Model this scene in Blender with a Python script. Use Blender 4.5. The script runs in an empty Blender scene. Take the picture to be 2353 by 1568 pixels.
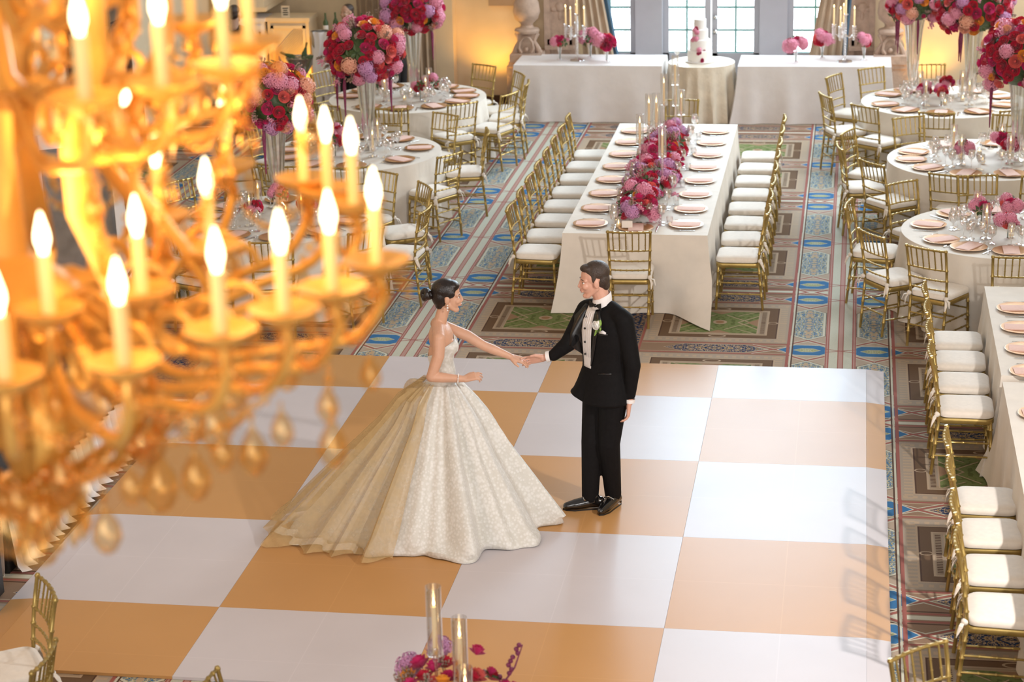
import bpy, bmesh, math, random
from math import sin, cos, pi, radians as R
from mathutils import Vector as V, Matrix, Euler
from mathutils.bvhtree import BVHTree
random.seed(7)
scn = bpy.context.scene
COL = scn.collection
# ------------------------------------------------------------------ camera
CAM = V((4.02639, -17.86012, 5.85566)); F = 4788.585
PITCH, YAW, ROLL = 0.313055, -0.167534, -0.025851
_fw = V((sin(YAW)*cos(PITCH), cos(YAW)*cos(PITCH), -sin(PITCH)))
_rt = V((cos(YAW), -sin(YAW), 0)); _up = _rt.cross(_fw)
_r2 = _rt*cos(ROLL) + _up*sin(ROLL); _u2 = _up*cos(ROLL) - _rt*sin(ROLL)
cd = bpy.data.cameras.new('camera'); cam = bpy.data.objects.new('camera', cd); COL.objects.link(cam)
cam.matrix_world = Matrix(((_r2.x, _u2.x, -_fw.x, CAM.x), (_r2.y, _u2.y, -_fw.y, CAM.y), (_r2.z, _u2.z, -_fw.z, CAM.z), (0, 0, 0, 1)))
cd.sensor_width = 36; cd.lens = 36*F/2353; cd.clip_end = 200
cd.dof.use_dof = True; cd.dof.focus_distance = 15.6; cd.dof.aperture_fstop = 2.6
scn.camera = cam
# ------------------------------------------------------------------ world, lights, exposure
w = bpy.data.worlds.new('hall_air'); scn.world = w; w.use_nodes = True
w.node_tree.nodes['Background'].inputs[0].default_value = (1.0, 0.90, 0.83, 1)
w.node_tree.nodes['Background'].inputs[1].default_value = 0.43
def lamp(name, kind, loc, target, energy, color, **kw):
    l = bpy.data.lights.new(name, kind); o = bpy.data.objects.new(name, l); COL.objects.link(o)
    o.location = loc; l.energy = energy; l.color = color
    if target is not None: o.rotation_euler = (V(target)-V(loc)).to_track_quat('-Z', 'Y').to_euler()
    if kind == 'AREA': o.visible_camera = True
    for k, v in kw.items(): setattr(l, k, v)
    return o
# daylight behind the french doors and the tall windows over them
lamp('daylight_doors', 'AREA', (2.06, 11.6, 2.1), (2.06, 0, 1.4), 520, (0.80, 0.91, 1.0), shape='RECTANGLE', size=3.9, size_y=3.9)
lamp('daylight_upper_windows', 'AREA', (2.95, 11.6, 6.2), (2.6, 0, 2.6), 1250, (0.66, 0.83, 1.0), shape='RECTANGLE', size=4.2, size_y=4.4)
# added unseen cool fill beside the windowless right-hand wall
lamp('right_cool_fill', 'AREA', (8.85, 7.0, 5.6), (0.5, 4.0, 0), 2100, (0.76, 0.88, 1.0), shape='RECTANGLE', size=12, size_y=4.5)
# the dance-floor spotlight hung from the balcony on the right
lamp('balcony_spotlight', 'SPOT', (7.0, -8.4, 4.3), (2.3, -4.2, 0.4), 1150, (1.0, 0.96, 0.94), spot_size=R(84), spot_blend=0.75, shadow_soft_size=0.10)
# added unseen front fill, a large panel far behind the camera
lamp('front_fill', 'AREA', (3.0, -32, 8.5), (2.0, 4, 0.5), 2900, (1.0, 0.97, 0.95), shape='RECTANGLE', size=20, size_y=8)
# added unseen warm fill, a bare point light high on the left
lamp('left_warm_fill', 'POINT', (-3.4, -7.5, 6.2), None, 210, (1.0, 0.60, 0.32), shadow_soft_size=0.5)
# amber uplights against the back wall
lamp('uplight_bulb', 'SPOT', (-0.93, 10.25, 0.16), (-0.93, 10.72, 1.5), 62, (1.0, 0.50, 0.07), spot_size=R(105), spot_blend=0.8, shadow_soft_size=0.05)
lamp('uplight_bulb', 'SPOT', (4.98, 10.25, 0.16), (5.0, 10.72, 1.5), 62, (1.0, 0.50, 0.07), spot_size=R(105), spot_blend=0.8, shadow_soft_size=0.05)
lamp('uplight_bulb', 'SPOT', (-3.75, 10.0, 0.15), (-3.85, 10.9, 1.3), 55, (1.0, 0.50, 0.07), spot_size=R(120), spot_blend=0.8, shadow_soft_size=0.05)
vs = scn.view_settings; vs.view_transform = 'Standard'; vs.look = 'None'; vs.exposure = 0.0; vs.gamma = 1; vs.use_curve_mapping = False
cy = scn.cycles
cy.use_denoising = True; cy.max_bounces = 6; cy.diffuse_bounces = 3; cy.glossy_bounces = 3; cy.transmission_bounces = 4
cy.use_adaptive_sampling = True; cy.adaptive_threshold = 0.035; cy.transparent_max_bounces = 12; cy.caustics_reflective = False; cy.caustics_refractive = False; cy.sample_clamp_indirect = 4
# ------------------------------------------------------------------ materials
def mat(name, color, rough=0.5, metal=0.0, var=0.0, vscale=20.0, bump=0.0, bscale=60.0, emit=None, estr=0.0, spec=0.5, sheen=0.0, coat=0.0, sub=0.0, bdist=0.01):
    m = bpy.data.materials.new(name); m.use_nodes = True; nt = m.node_tree; b = nt.nodes['Principled BSDF']
    b.inputs['Base Color'].default_value = (*color, 1); b.inputs['Roughness'].default_value = rough; b.inputs['Metallic'].default_value = metal
    b.inputs['Specular IOR Level'].default_value = spec
    if sheen: b.inputs['Sheen Weight'].default_value = sheen
    if coat: b.inputs['Coat Weight'].default_value = coat
    if sub:
        b.inputs['Subsurface Weight'].default_value = sub; b.inputs['Subsurface Radius'].default_value = (0.012, 0.005, 0.003)
    if emit:
        b.inputs['Emission Color'].default_value = (*emit, 1); b.inputs['Emission Strength'].default_value = estr
    tc = nt.nodes.new('ShaderNodeTexCoord')
    if var:
        n = nt.nodes.new('ShaderNodeTexNoise'); n.inputs['Scale'].default_value = vscale; n.inputs['Detail'].default_value = 4
        nt.links.new(tc.outputs['Object'], n.inputs['Vector'])
        r = nt.nodes.new('ShaderNodeValToRGB'); nt.links.new(n.outputs[0], r.inputs[0])
        r.color_ramp.elements[0].position = 0.3; r.color_ramp.elements[1].position = 0.7
        r.color_ramp.elements[0].color = (*[max(0, c*(1-var)) for c in color], 1); r.color_ramp.elements[1].color = (*[min(1, c*(1+var)) for c in color], 1)
        nt.links.new(r.outputs[0], b.inputs['Base Color'])
    if bump:
        n = nt.nodes.new('ShaderNodeTexNoise'); n.inputs['Scale'].default_value = bscale; n.inputs['Detail'].default_value = 3
        nt.links.new(tc.outputs['Object'], n.inputs['Vector'])
        bp = nt.nodes.new('ShaderNodeBump'); bp.inputs['Strength'].default_value = bump; bp.inputs['Distance'].default_value = bdist
        nt.links.new(n.outputs[0], bp.inputs['Height']); nt.links.new(bp.outputs[0], b.inputs['Normal'])
    return m
def glassmat(name, tint=(1, 1, 1), gloss=0.16, rough=0.03, ramp=0.55, gcol=(1, 1, 1)):
    m = bpy.data.materials.new(name); m.use_nodes = True; nt = m.node_tree; nt.nodes.clear()
    out = nt.nodes.new('ShaderNodeOutputMaterial'); t = nt.nodes.new('ShaderNodeBsdfTransparent'); g = nt.nodes.new('ShaderNodeBsdfGlossy')
    mx = nt.nodes.new('ShaderNodeMixShader'); lw = nt.nodes.new('ShaderNodeLayerWeight'); lw.inputs[0].default_value = 0.45
    mr = nt.nodes.new('ShaderNodeMapRange'); mr.inputs[3].default_value = gloss; mr.inputs[4].default_value = ramp
    t.inputs[0].default_value = (*tint, 1); g.inputs['Roughness'].default_value = rough; g.inputs['Color'].default_value = (*gcol, 1)
    nt.links.new(lw.outputs['Facing'], mr.inputs[0]); nt.links.new(mr.outputs[0], mx.inputs[0])
    nt.links.new(t.outputs[0], mx.inputs[1]); nt.links.new(g.outputs[0], mx.inputs[2]); nt.links.new(mx.outputs[0], out.inputs[0])
    return m
def emitmat(name, color, strength):
    m = bpy.data.materials.new(name); m.use_nodes = True; nt = m.node_tree; nt.nodes.clear()
    out = nt.nodes.new('ShaderNodeOutputMaterial'); e = nt.nodes.new('ShaderNodeEmission'); e.inputs[0].default_value = (*color, 1); e.inputs[1].default_value = strength
    nt.links.new(e.outputs[0], out.inputs[0]); m.cycles.emission_sampling = 'NONE'
    return m
M = dict(
 gold=mat('gold_chair_paint', (0.41, 0.285, 0.088), 0.34, 0.62, 0.12, 9),
 cushion=mat('cushion_fabric', (0.80, 0.72, 0.62), 0.8, 0, 0.04, 30, 0.15, 300, sheen=0.3),
 linen=mat('ivory_satin_linen', (0.76, 0.69, 0.60), 0.65, 0, 0.04, 6, 0.25, 3, spec=0.12, bdist=0.06),
 linen_white=mat('white_linen', (0.80, 0.75, 0.72), 0.7, 0, 0.03, 6, 0.25, 3, spec=0.2, bdist=0.05),
 champagne=mat('champagne_crinkle_satin', (0.72, 0.62, 0.48), 0.33, 0.1, 0.08, 8, 0.5, 26, sheen=0.2),
 copper=mat('copper_gold_charger', (0.50, 0.25, 0.09), 0.38, 0.45, 0.08, 30),
 napkin=mat('blush_napkin', (0.82, 0.55, 0.46), 0.8, 0, 0.04, 40, 0.1, 200),
 card=mat('cream_card', (0.86, 0.78, 0.70), 0.7, 0, 0.02, 50),
 steel=mat('polished_cutlery', (0.78, 0.76, 0.72), 0.15, 1.0, 0.03, 20),
 china=mat('white_china', (0.85, 0.83, 0.80), 0.2, 0, 0.01, 20),
 glass=glassmat('clear_glass'), crystal=glassmat('cut_crystal', (1, 0.99, 0.98), 0.26, 0.06, 0.85),
 vase=glassmat('fluted_vase_glass', (0.96, 0.96, 0.95), 0.32, 0.12, 0.85),
 wax=mat('candle_wax', (0.90, 0.72, 0.42), 0.45, 0, 0.03, 20, emit=(1.0, 0.55, 0.15), estr=0.25),
 flame=emitmat('candle_flame', (1.0, 0.72, 0.30), 9.0),
 red=mat('red_petal', (0.58, 0.010, 0.045), 0.5, 0, 0.25, 60, sheen=0.2), magenta=mat('magenta_petal', (0.62, 0.020, 0.14), 0.5, 0, 0.25, 60, sheen=0.2),
 coral=mat('coral_petal', (0.80, 0.14, 0.12), 0.5, 0, 0.2, 60, sheen=0.2), orange=mat('orange_petal', (0.92, 0.33, 0.03), 0.5, 0, 0.2, 60, sheen=0.2),
 peach=mat('peach_petal', (0.88, 0.42, 0.28), 0.5, 0, 0.15, 60, sheen=0.2), pink=mat('pink_petal', (0.82, 0.30, 0.42), 0.55, 0, 0.25, 60, sheen=0.2),
 lilac=mat('lilac_petal', (0.60, 0.28, 0.50), 0.55, 0, 0.25, 60, sheen=0.2), plum=mat('plum_sprig', (0.22, 0.03, 0.09), 0.6, 0, 0.3, 60),
 leaf=mat('foliage', (0.06, 0.10, 0.03), 0.5, 0, 0.4, 30), sprig=mat('dusty_sprig', (0.34, 0.22, 0.17), 0.6, 0, 0.4, 60),
 black=mat('black_equipment', (0.012, 0.011, 0.010), 0.45, 0, 0.2, 30), metal=mat('brushed_steel', (0.55, 0.53, 0.50), 0.25, 1.0, 0.05, 15),
 plaster=mat('cream_plaster', (0.74, 0.60, 0.40), 0.75, 0, 0.06, 2.5, 0.15, 9), stone=mat('carved_limestone', (0.52, 0.38, 0.29), 0.8, 0, 0.15, 12, 0.5, 30),
 darkwood=mat('dark_wood', (0.10, 0.045, 0.018), 0.45, 0, 0.25, 6), curtain=mat('beige_drape', (0.52, 0.40, 0.28), 0.8, 0, 0.1, 6, 0.2, 12),
 curtain_blue=mat('blue_drape_lining', (0.10, 0.19, 0.28), 0.8, 0, 0.1, 8),
 frame=mat('backlit_door_frame', (0.42, 0.42, 0.46), 0.4, 0, 0.03, 4), muntin=mat('green_muntin', (0.16, 0.34, 0.32), 0.5, 0, 0.05, 8),  # lilac-grey frame colour has the backlit shade put into it
 pane=glassmat('window_pane', (0.98, 1, 1), 0.03, 0.02, 0.2),
 white=mat('white_paint', (0.78, 0.74, 0.72), 0.5, 0, 0.03, 4), fondant=mat('white_fondant', (0.86, 0.83, 0.78), 0.45, 0, 0.02, 10),
 skin_b=mat('bride_skin', (0.62, 0.35, 0.23), 0.45, 0, 0.05, 14, sub=0.12), skin_g=mat('groom_skin', (0.66, 0.36, 0.26), 0.45, 0, 0.07, 14, sub=0.12),
 skin_w=mat('attendant_skin', (0.50, 0.29, 0.19), 0.5, 0, 0.06, 14),
 hair_b=mat('dark_brown_hair', (0.014, 0.008, 0.006), 0.28, 0, 0.3, 40, 0.3, 150), hair_g=mat('brown_hair', (0.045, 0.027, 0.018), 0.42, 0, 0.3, 40, 0.5, 160),
 tux=mat('black_wool', (0.0065, 0.0058, 0.0062), 0.75, 0, 0.15, 40, 0.1, 300, spec=0.15), satin=mat('black_satin', (0.006, 0.005, 0.005), 0.3, 0, 0.1, 30),
 shirt=mat('white_pleated_shirt', (0.80, 0.76, 0.74), 0.7, 0, 0.03, 30), patent=mat('patent_leather', (0.006, 0.005, 0.005), 0.08, 0, 0.05, 10, coat=1.0),
 lip=mat('rose_lips', (0.50, 0.13, 0.12), 0.4, 0, 0.05, 40), eye=mat('eye_white', (0.8, 0.78, 0.75), 0.2, 0, 0.02, 40), iris=mat('brown_iris', (0.04, 0.02, 0.012), 0.15, 0, 0.05, 60),
 pearl=mat('pearl', (0.85, 0.82, 0.78), 0.15, 0.2, 0.02, 40), greyshirt=mat('dark_work_shirt', (0.035, 0.024, 0.018), 0.8, 0, 0.15, 30), blackshirt=mat('black_tee', (0.008, 0.007, 0.007), 0.8, 0, 0.15, 30),
 mirror=mat('aged_mirror', (0.42, 0.40, 0.40), 0.18, 0.9, 0.25, 5), paper=mat('printed_paper', (0.75, 0.62, 0.45), 0.8, 0, 0.05, 30),
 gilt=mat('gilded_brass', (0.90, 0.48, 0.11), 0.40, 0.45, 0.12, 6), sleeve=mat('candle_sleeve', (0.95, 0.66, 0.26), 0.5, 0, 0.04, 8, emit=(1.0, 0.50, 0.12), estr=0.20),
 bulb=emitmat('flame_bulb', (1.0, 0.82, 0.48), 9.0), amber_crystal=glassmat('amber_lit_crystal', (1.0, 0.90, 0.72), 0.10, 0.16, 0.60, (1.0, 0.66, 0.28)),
)
def lace_mat():
    m = mat('lace_over_satin', (0.80, 0.75, 0.66), 0.5, 0, 0, sheen=0.4); nt = m.node_tree; b = nt.nodes['Principled BSDF']; tc = nt.nodes['Texture Coordinate']
    vo = nt.nodes.new('ShaderNodeTexVoronoi'); vo.inputs['Scale'].default_value = 46; nz = nt.nodes.new('ShaderNodeTexNoise'); nz.inputs['Scale'].default_value = 7; nz.inputs['Detail'].default_value = 8
    for n in (vo, nz): nt.links.new(tc.outputs['Object'], n.inputs['Vector'])
    mu = nt.nodes.new('ShaderNodeMath'); mu.operation = 'MULTIPLY'; nt.links.new(vo.outputs[0], mu.inputs[0]); nt.links.new(nz.outputs[0], mu.inputs[1])
    r = nt.nodes.new('ShaderNodeValToRGB'); nt.links.new(mu.outputs[0], r.inputs[0]); r.color_ramp.elements[0].position = 0.12; r.color_ramp.elements[1].position = 0.3
    r.color_ramp.elements[0].color = (0.71, 0.69, 0.645, 1); r.color_ramp.elements[1].color = (0.61, 0.585, 0.525, 1); nt.links.new(r.outputs[0], b.inputs['Base Color'])
    bp = nt.nodes.new('ShaderNodeBump'); bp.inputs['Strength'].default_value = 0.6; bp.inputs['Distance'].default_value = 0.006; bp.invert = True
    nt.links.new(mu.outputs[0], bp.inputs['Height']); nt.links.new(bp.outputs[0], b.inputs['Normal'])
    return m
M['lace'] = lace_mat()
def tulle_mat():
    m = bpy.data.materials.new('shaded_ivory_tulle'); m.use_nodes = True; nt = m.node_tree; nt.nodes.clear()
    out = nt.nodes.new('ShaderNodeOutputMaterial'); t = nt.nodes.new('ShaderNodeBsdfTransparent'); d = nt.nodes.new('ShaderNodeBsdfDiffuse'); mx = nt.nodes.new('ShaderNodeMixShader')
    d.inputs[0].default_value = (0.58, 0.41, 0.20, 1); tc = nt.nodes.new('ShaderNodeTexCoord'); nz = nt.nodes.new('ShaderNodeTexNoise'); nz.inputs['Scale'].default_value = 14  # ivory tulle with its warm shade put into this golden-brown colour
    mr = nt.nodes.new('ShaderNodeMapRange'); mr.inputs[3].default_value = 0.30; mr.inputs[4].default_value = 0.72
    nt.links.new(tc.outputs['Object'], nz.inputs['Vector']); nt.links.new(nz.outputs[0], mr.inputs[0]); nt.links.new(mr.outputs[0], mx.inputs[0])
    nt.links.new(t.outputs[0], mx.inputs[1]); nt.links.new(d.outputs[0], mx.inputs[2]); nt.links.new(mx.outputs[0], out.inputs[0])
    return m
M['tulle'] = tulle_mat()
# ------------------------------------------------------------------ building helpers
def tag(o, label=None, cat=None, group=None, kind=None):
    if label: o['label'] = label
    if cat: o['category'] = cat
    if group: o['group'] = group
    if kind: o['kind'] = kind
    return o
def link(name, data, parent=None):
    o = bpy.data.objects.new(name, data); COL.objects.link(o)
    if parent is not None: o.parent = parent
    return o
def thing(name, label, cat, loc=(0, 0, 0), rz=0.0, group=None):
    o = link(name, None); o.location = loc; o.rotation_euler = (0, 0, rz); o.empty_display_size = 0.1
    return tag(o, label, cat, group)
def copy_tree(o, parent=None):
    c = o.copy(); COL.objects.link(c); c.parent = parent
    for ch in list(o.children): copy_tree(ch, c)
    return c
class MB:
    def __init__(s): s.v = []; s.f = []; s.mi = []
    def add(s, vs, fs, m=0):
        b = len(s.v); s.v += [tuple(p) for p in vs]; s.f += [tuple(b+i for i in f) for f in fs]; s.mi += [m]*len(fs); return s
    def box(s, x0, x1, y0, y1, z0, z1, m=0):
        return s.add([(x0,y0,z0),(x1,y0,z0),(x1,y1,z0),(x0,y1,z0),(x0,y0,z1),(x1,y0,z1),(x1,y1,z1),(x0,y1,z1)], [(0,3,2,1),(4,5,6,7),(0,1,5,4),(1,2,6,5),(2,3,7,6),(3,0,4,7)], m)
    def lathe(s, prof, n=16, c=(0,0,0), m=0, wave=None, cap=True):
        vs = []; fs = []
        for (r, z) in prof:
            for k in range(n):
                a = 2*pi*k/n; rr = r*(wave(a, z) if wave else 1); vs.append((c[0]+rr*cos(a), c[1]+rr*sin(a), c[2]+z))
        for i in range(len(prof)-1):
            for k in range(n): fs.append((i*n+k, i*n+(k+1)%n, (i+1)*n+(k+1)%n, (i+1)*n+k))
        if cap:
            if prof[0][0] > 1e-4: fs.append(tuple(range(n-1, -1, -1)))
            if prof[-1][0] > 1e-4: fs.append(tuple(range((len(prof)-1)*n, len(prof)*n)))
        return s.add(vs, fs, m)
    def tube(s, pts, rad, n=8, m=0, cap=True, flat=1.0):
        P = [V(p) for p in pts]; rs = rad if hasattr(rad, '__len__') else [rad]*len(P)
        vs = []; fs = []; prev = None
        for i, p in enumerate(P):
            t = (P[min(i+1, len(P)-1)] - P[max(i-1, 0)]).normalized()
            if prev is None:
                a = V((0, 0, 1)) if abs(t.z) < 0.9 else V((1, 0, 0)); u = t.cross(a).normalized()
            else: u = (prev - t*prev.dot(t)).normalized()
            prev = u; v = t.cross(u)
            for k in range(n):
                an = 2*pi*k/n; vs.append(p + u*(rs[i]*cos(an)) + v*(rs[i]*flat*sin(an)))
        for i in range(len(P)-1):
            for k in range(n): fs.append((i*n+k, i*n+(k+1)%n, (i+1)*n+(k+1)%n, (i+1)*n+k))
        if cap: fs.append(tuple(range(n-1, -1, -1))); fs.append(tuple(range((len(P)-1)*n, len(P)*n)))
        return s.add(vs, fs, m)
    def ball(s, c, r, nu=10, nv=6, m=0, sc=(1,1,1), rot=None):
        vs = []; fs = []
        for i in range(nv+1):
            th = pi*i/nv
            for k in range(nu):
                p = V((sin(th)*cos(2*pi*k/nu)*sc[0], sin(th)*sin(2*pi*k/nu)*sc[1], cos(th)*sc[2]))*r
                if rot is not None: p = rot @ p
                vs.append(V(c)+p)
        for i in range(nv):
            for k in range(nu): fs.append((i*nu+k, (i+1)*nu+k, (i+1)*nu+(k+1)%nu, i*nu+(k+1)%nu))
        return s.add(vs, fs, m)
    def grid(s, P, m=0, closed=False):
        nr = len(P); nc = len(P[0]); vs = [p for r in P for p in r]; fs = []
        for i in range(nr-1):
            for k in range(nc if closed else nc-1): fs.append((i*nc+k, i*nc+(k+1)%nc, (i+1)*nc+(k+1)%nc, (i+1)*nc+k))
        return s.add(vs, fs, m)
    def mesh(s, name, mats, smooth=True):
        me = bpy.data.meshes.new(name); me.from_pydata(s.v, [], s.f)
        for mm in (mats if isinstance(mats, (list, tuple)) else [mats]): me.materials.append(mm)
        if any(s.mi): me.polygons.foreach_set('material_index', s.mi)
        bm = bmesh.new(); bm.from_mesh(me); bmesh.ops.remove_doubles(bm, verts=bm.verts, dist=1e-5); bmesh.ops.recalc_face_normals(bm, faces=bm.faces); bm.to_mesh(me); bm.free()
        if smooth: me.shade_smooth(); 
        try:
            if smooth: me.set_sharp_from_angle(angle=R(42))
        except Exception: pass
        return me
    def build(s, name, mats, parent=None, smooth=True): return link(name, s.mesh(name, mats, smooth), parent)
def rbox_pts(w, d, r, n=5):
    pts = []
    for cx, cy_, a0 in ((w/2-r, d/2-r, 0), (-w/2+r, d/2-r, pi/2), (-w/2+r, -d/2+r, pi), (w/2-r, -d/2+r, 3*pi/2)):
        for k in range(n+1): a = a0+pi/2*k/n; pts.append((cx+r*cos(a), cy_+r*sin(a)))
    return pts
def struct(o): o['kind'] = 'structure'; return o
# ------------------------------------------------------------------ carpet (procedural pattern in metres)
class X:
    nt = None
    def __init__(s, k): s.k = k
    def op(s, o, b=None, c=None):
        n = X.nt.nodes.new('ShaderNodeMath'); n.operation = o
        for i, q in enumerate((s, b, c)):
            if q is None: continue
            if isinstance(q, X): X.nt.links.new(q.k, n.inputs[i])
            else: n.inputs[i].default_value = q
        return X(n.outputs[0])
    def __add__(s, b): return s.op('ADD', b)
    def __sub__(s, b): return s.op('SUBTRACT', b)
    def __mul__(s, b): return s.op('MULTIPLY', b)
    def lt(s, b): return s.op('LESS_THAN', b)
    def gt(s, b): return s.op('GREATER_THAN', b)
    def abs(s): return s.op('ABSOLUTE')
    def near(s, c, h): return (s-c).abs().lt(h)
    def fold(s, per): return s.op('PINGPONG', per)
def carpet_mat():
    m = bpy.data.materials.new('patterned_wool_carpet'); m.use_nodes = True; nt = m.node_tree; X.nt = nt; b = nt.nodes['Principled BSDF']
    b.inputs['Roughness'].default_value = 0.9; b.inputs['Specular IOR Level'].default_value = 0.15
    tc = nt.nodes.new('ShaderNodeTexCoord'); sp = nt.nodes.new('ShaderNodeSeparateXYZ'); nt.links.new(tc.outputs['Object'], sp.inputs[0])
    x, y = X(sp.outputs[0]), X(sp.outputs[1])
    u = (x-0.097).op('PINGPONG', 1.9375); v = (y-1.737).op('PINGPONG', 1.805); wv = (v-1.03).abs(); hw = (wv-0.775).abs()
    def noise(scale, detail=2, vec=None):
        n = nt.nodes.new('ShaderNodeTexNoise'); n.inputs['Scale'].default_value = scale; n.inputs['Detail'].default_value = detail
        nt.links.new(tc.outputs['Object'] if vec is None else vec, n.inputs['Vector']); return X(n.outputs[0])
    cv = nt.nodes.new('ShaderNodeCombineXYZ'); a = (u-0.294).abs(); nt.links.new(a.k, cv.inputs[0]); nt.links.new(wv.k, cv.inputs[1])
    orn = noise(26, 1, cv.outputs[0]); orn2 = noise(48, 1, cv.outputs[0])          # mirrored scrollwork
    bb = (u-1.117).abs(); cv2 = nt.nodes.new('ShaderNodeCombineXYZ'); nt.links.new(bb.k, cv2.inputs[0]); nt.links.new(hw.k, cv2.inputs[1]); orn3 = noise(30, 1, cv2.outputs[0]); orn4 = noise(20, 1, cv2.outputs[0])
    cur = [None]
    def lay(mask, col):
        n = nt.nodes.new('ShaderNodeMix'); n.data_type = 'RGBA'
        if isinstance(mask, X): nt.links.new(mask.k, n.inputs[0])
        if cur[0] is None: n.inputs[6].default_value = (*col, 1)
        else: nt.links.new(cur[0], n.inputs[6])
        n.inputs[7].default_value = (*col, 1)
        if not isinstance(mask, X): n.inputs[0].default_value = mask
        cur[0] = n.outputs[2]
    BEI = (0.46, 0.36, 0.27); CREAM = (0.62, 0.60, 0.48); RED = (0.36, 0.12, 0.095); PINK = (0.50, 0.29, 0.24); BLUE = (0.045, 0.17, 0.36); NAVY = (0.02, 0.04, 0.10)
    GREEN = (0.20, 0.24, 0.085); TAN = (0.50, 0.37, 0.25); BROWN = (0.165, 0.095, 0.05); DBR = (0.10, 0.05, 0.03); YEL = (0.42, 0.36, 0.15)
    lay(1.0, BEI)
    # horizontal bands between modules
    lay(wv.gt(0.60)*u.gt(0.46), (0.30, 0.19, 0.12)); lay(wv.near(0.635, 0.012)*u.gt(0.46), RED); lay(wv.near(0.66, 0.006)*u.gt(0.46), TAN)
    lay(v.near(0.06, 0.012), RED); lay(v.near(0.0, 0.03)*u.gt(0.14), CREAM); lay(v.near(0.09, 0.008), DBR)
    # crossing diagonal lines next to the medallions
    dg = (hw*1.55 - (a-0.02)).abs(); dg2 = (hw*1.15 - (0.33-0.0) + a*0.9).abs()
    inc = u.gt(0.137)*u.lt(0.46)
    lay(inc*dg2.lt(0.018), RED); lay(inc*dg2.near(0.035, 0.008), CREAM)
    xl = (hw - (u-0.90).abs()*0.33).abs(); side = u.gt(0.46)*u.lt(0.78)*hw.lt(0.15)
    xx = ((u-0.59).abs()*0.55-hw).abs()
    lay(side*xx.lt(0.012), RED); lay(side*xx.near(0.026, 0.006), CREAM)
    # blue panels
    pan = wv + a*0.85
    lay(a.lt(0.158)*pan.lt(0.49), DBR); lay(a.lt(0.15)*pan.lt(0.482), CREAM)
    P = a.lt(0.128)*pan.lt(0.455); lay(P, BLUE); lay(P*orn.near(0.52, 0.045), CREAM); lay(P*orn2.near(0.47, 0.045), YEL); lay(P*a.lt(0.02+0.015)*orn.gt(0.5), TAN)
    # hexagonal medallions
    hx = a*0.8 + hw*1.0; st = hx.lt(0.205)*hw.lt(0.165)*a.lt(0.215)
    hx2 = (a-0.11).op('MAXIMUM', 0.0)*0.95 + hw
    lay(hx2.lt(0.152), CREAM); lay(hx2.lt(0.138), BLUE); lay(((a-0.05).op('MAXIMUM', 0.0)*0.9+hw*1.25).lt(0.066), CREAM); lay(((a-0.05).op('MAXIMUM', 0.0)*0.9+hw*1.25).lt(0.058)*orn2.gt(0.40), (0.36, 0.38, 0.19))
    # stripes of the runner
    s1 = u.lt(0.137)
    lay(s1, CREAM); lay(s1*noise(160, 1).gt(0.53), (0.50, 0.50, 0.40)); lay(u.near(0.118, 0.017), RED); lay(u.near(0.118, 0.006), PINK); lay(u.lt(0.026), YEL); lay(u.lt(0.02), PINK); lay(u.near(0.021, 0.004), RED)
    lay((hw-u*0.35).abs().lt(0.008)*s1, RED)
    lay(u.near(0.465, 0.014), RED); lay(u.near(0.44, 0.007), CREAM); lay(u.near(0.425, 0.006), DBR)
    # coffered green modules
    mod = bb.lt(0.64)*wv.lt(0.60)
    lay(mod, (0.41, 0.33, 0.25)); dent = wv.op('MODULO', 0.06).lt(0.03); lay(mod*bb.near(0.585, 0.032)*dent, TAN)
    dent2 = u.op('MODULO', 0.07).lt(0.035); lay(mod*wv.near(0.535, 0.022)*dent2, TAN); lay(mod*(wv-bb+0.06).abs().lt(0.0)*1.0, TAN)
    fr = bb.op('MAXIMUM', wv+0.07); lay(mod*fr.near(0.545, 0.008), TAN); lay(mod*fr.lt(0.532)*fr.gt(0.442), BROWN); lay(mod*fr.near(0.532, 0.006), DBR); lay(mod*fr.near(0.44, 0.008), TAN)
    el = (wv*wv*1.0 + (bb-0.487)*(bb-0.487)*0.45); lay(mod*el.lt(0.0011), TAN); lay(mod*el.lt(0.0006), BROWN)
    el2 = ((wv-0.417)*(wv-0.417)*3.0 + bb*bb*0.6); lay(mod*el2.lt(0.0040), TAN); lay(mod*el2.lt(0.0024), BROWN)
    lay(mod*fr.lt(0.43)*fr.gt(0.375), (0.40, 0.30, 0.20)); lay(mod*bb.near(0.402, 0.02)*wv.op('MODULO', 0.028).lt(0.014)*wv.lt(0.34), DBR)
    G = bb.lt(0.363)*wv.lt(0.34); lay(G, TAN); G2 = bb.lt(0.352)*wv.lt(0.33); lay(G2, GREEN); lay(G2*orn4.gt(0.56), (0.13, 0.16, 0.05))
    d1 = (bb*0.95 + wv); lay(G2*(bb*1.0-wv*0.9-0.17).abs().lt(0.009), TAN); lay(G2*(bb-wv*1.3+0.10).abs().lt(0.009)*wv.gt(0.2), TAN); lay(G2*d1.near(0.27, 0.009)*bb.gt(0.05), TAN)
    lay(G2*(bb-wv*0.9).gt(0.25), (0.36, 0.22, 0.13)); lay(G2*(wv*1.0-bb*0.77).gt(0.24), (0.36, 0.22, 0.13)); rr = (bb*bb+wv*wv); lay(rr.lt(0.0042), TAN); lay(rr.lt(0.0016), (0.36, 0.20, 0.10))
    # navy lozenges between the modules
    lz = (bb-0.28).op('MAXIMUM', 0.0)*0.62 + hw; L = lz.lt(0.10)*bb.lt(0.5); lay(lz.lt(0.112), TAN); lay(lz.lt(0.102), NAVY); lay(lz.lt(0.095)*orn3.near(0.52, 0.04), TAN); lay(lz.lt(0.095)*orn4.near(0.44, 0.025), (0.48, 0.30, 0.10))
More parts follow.
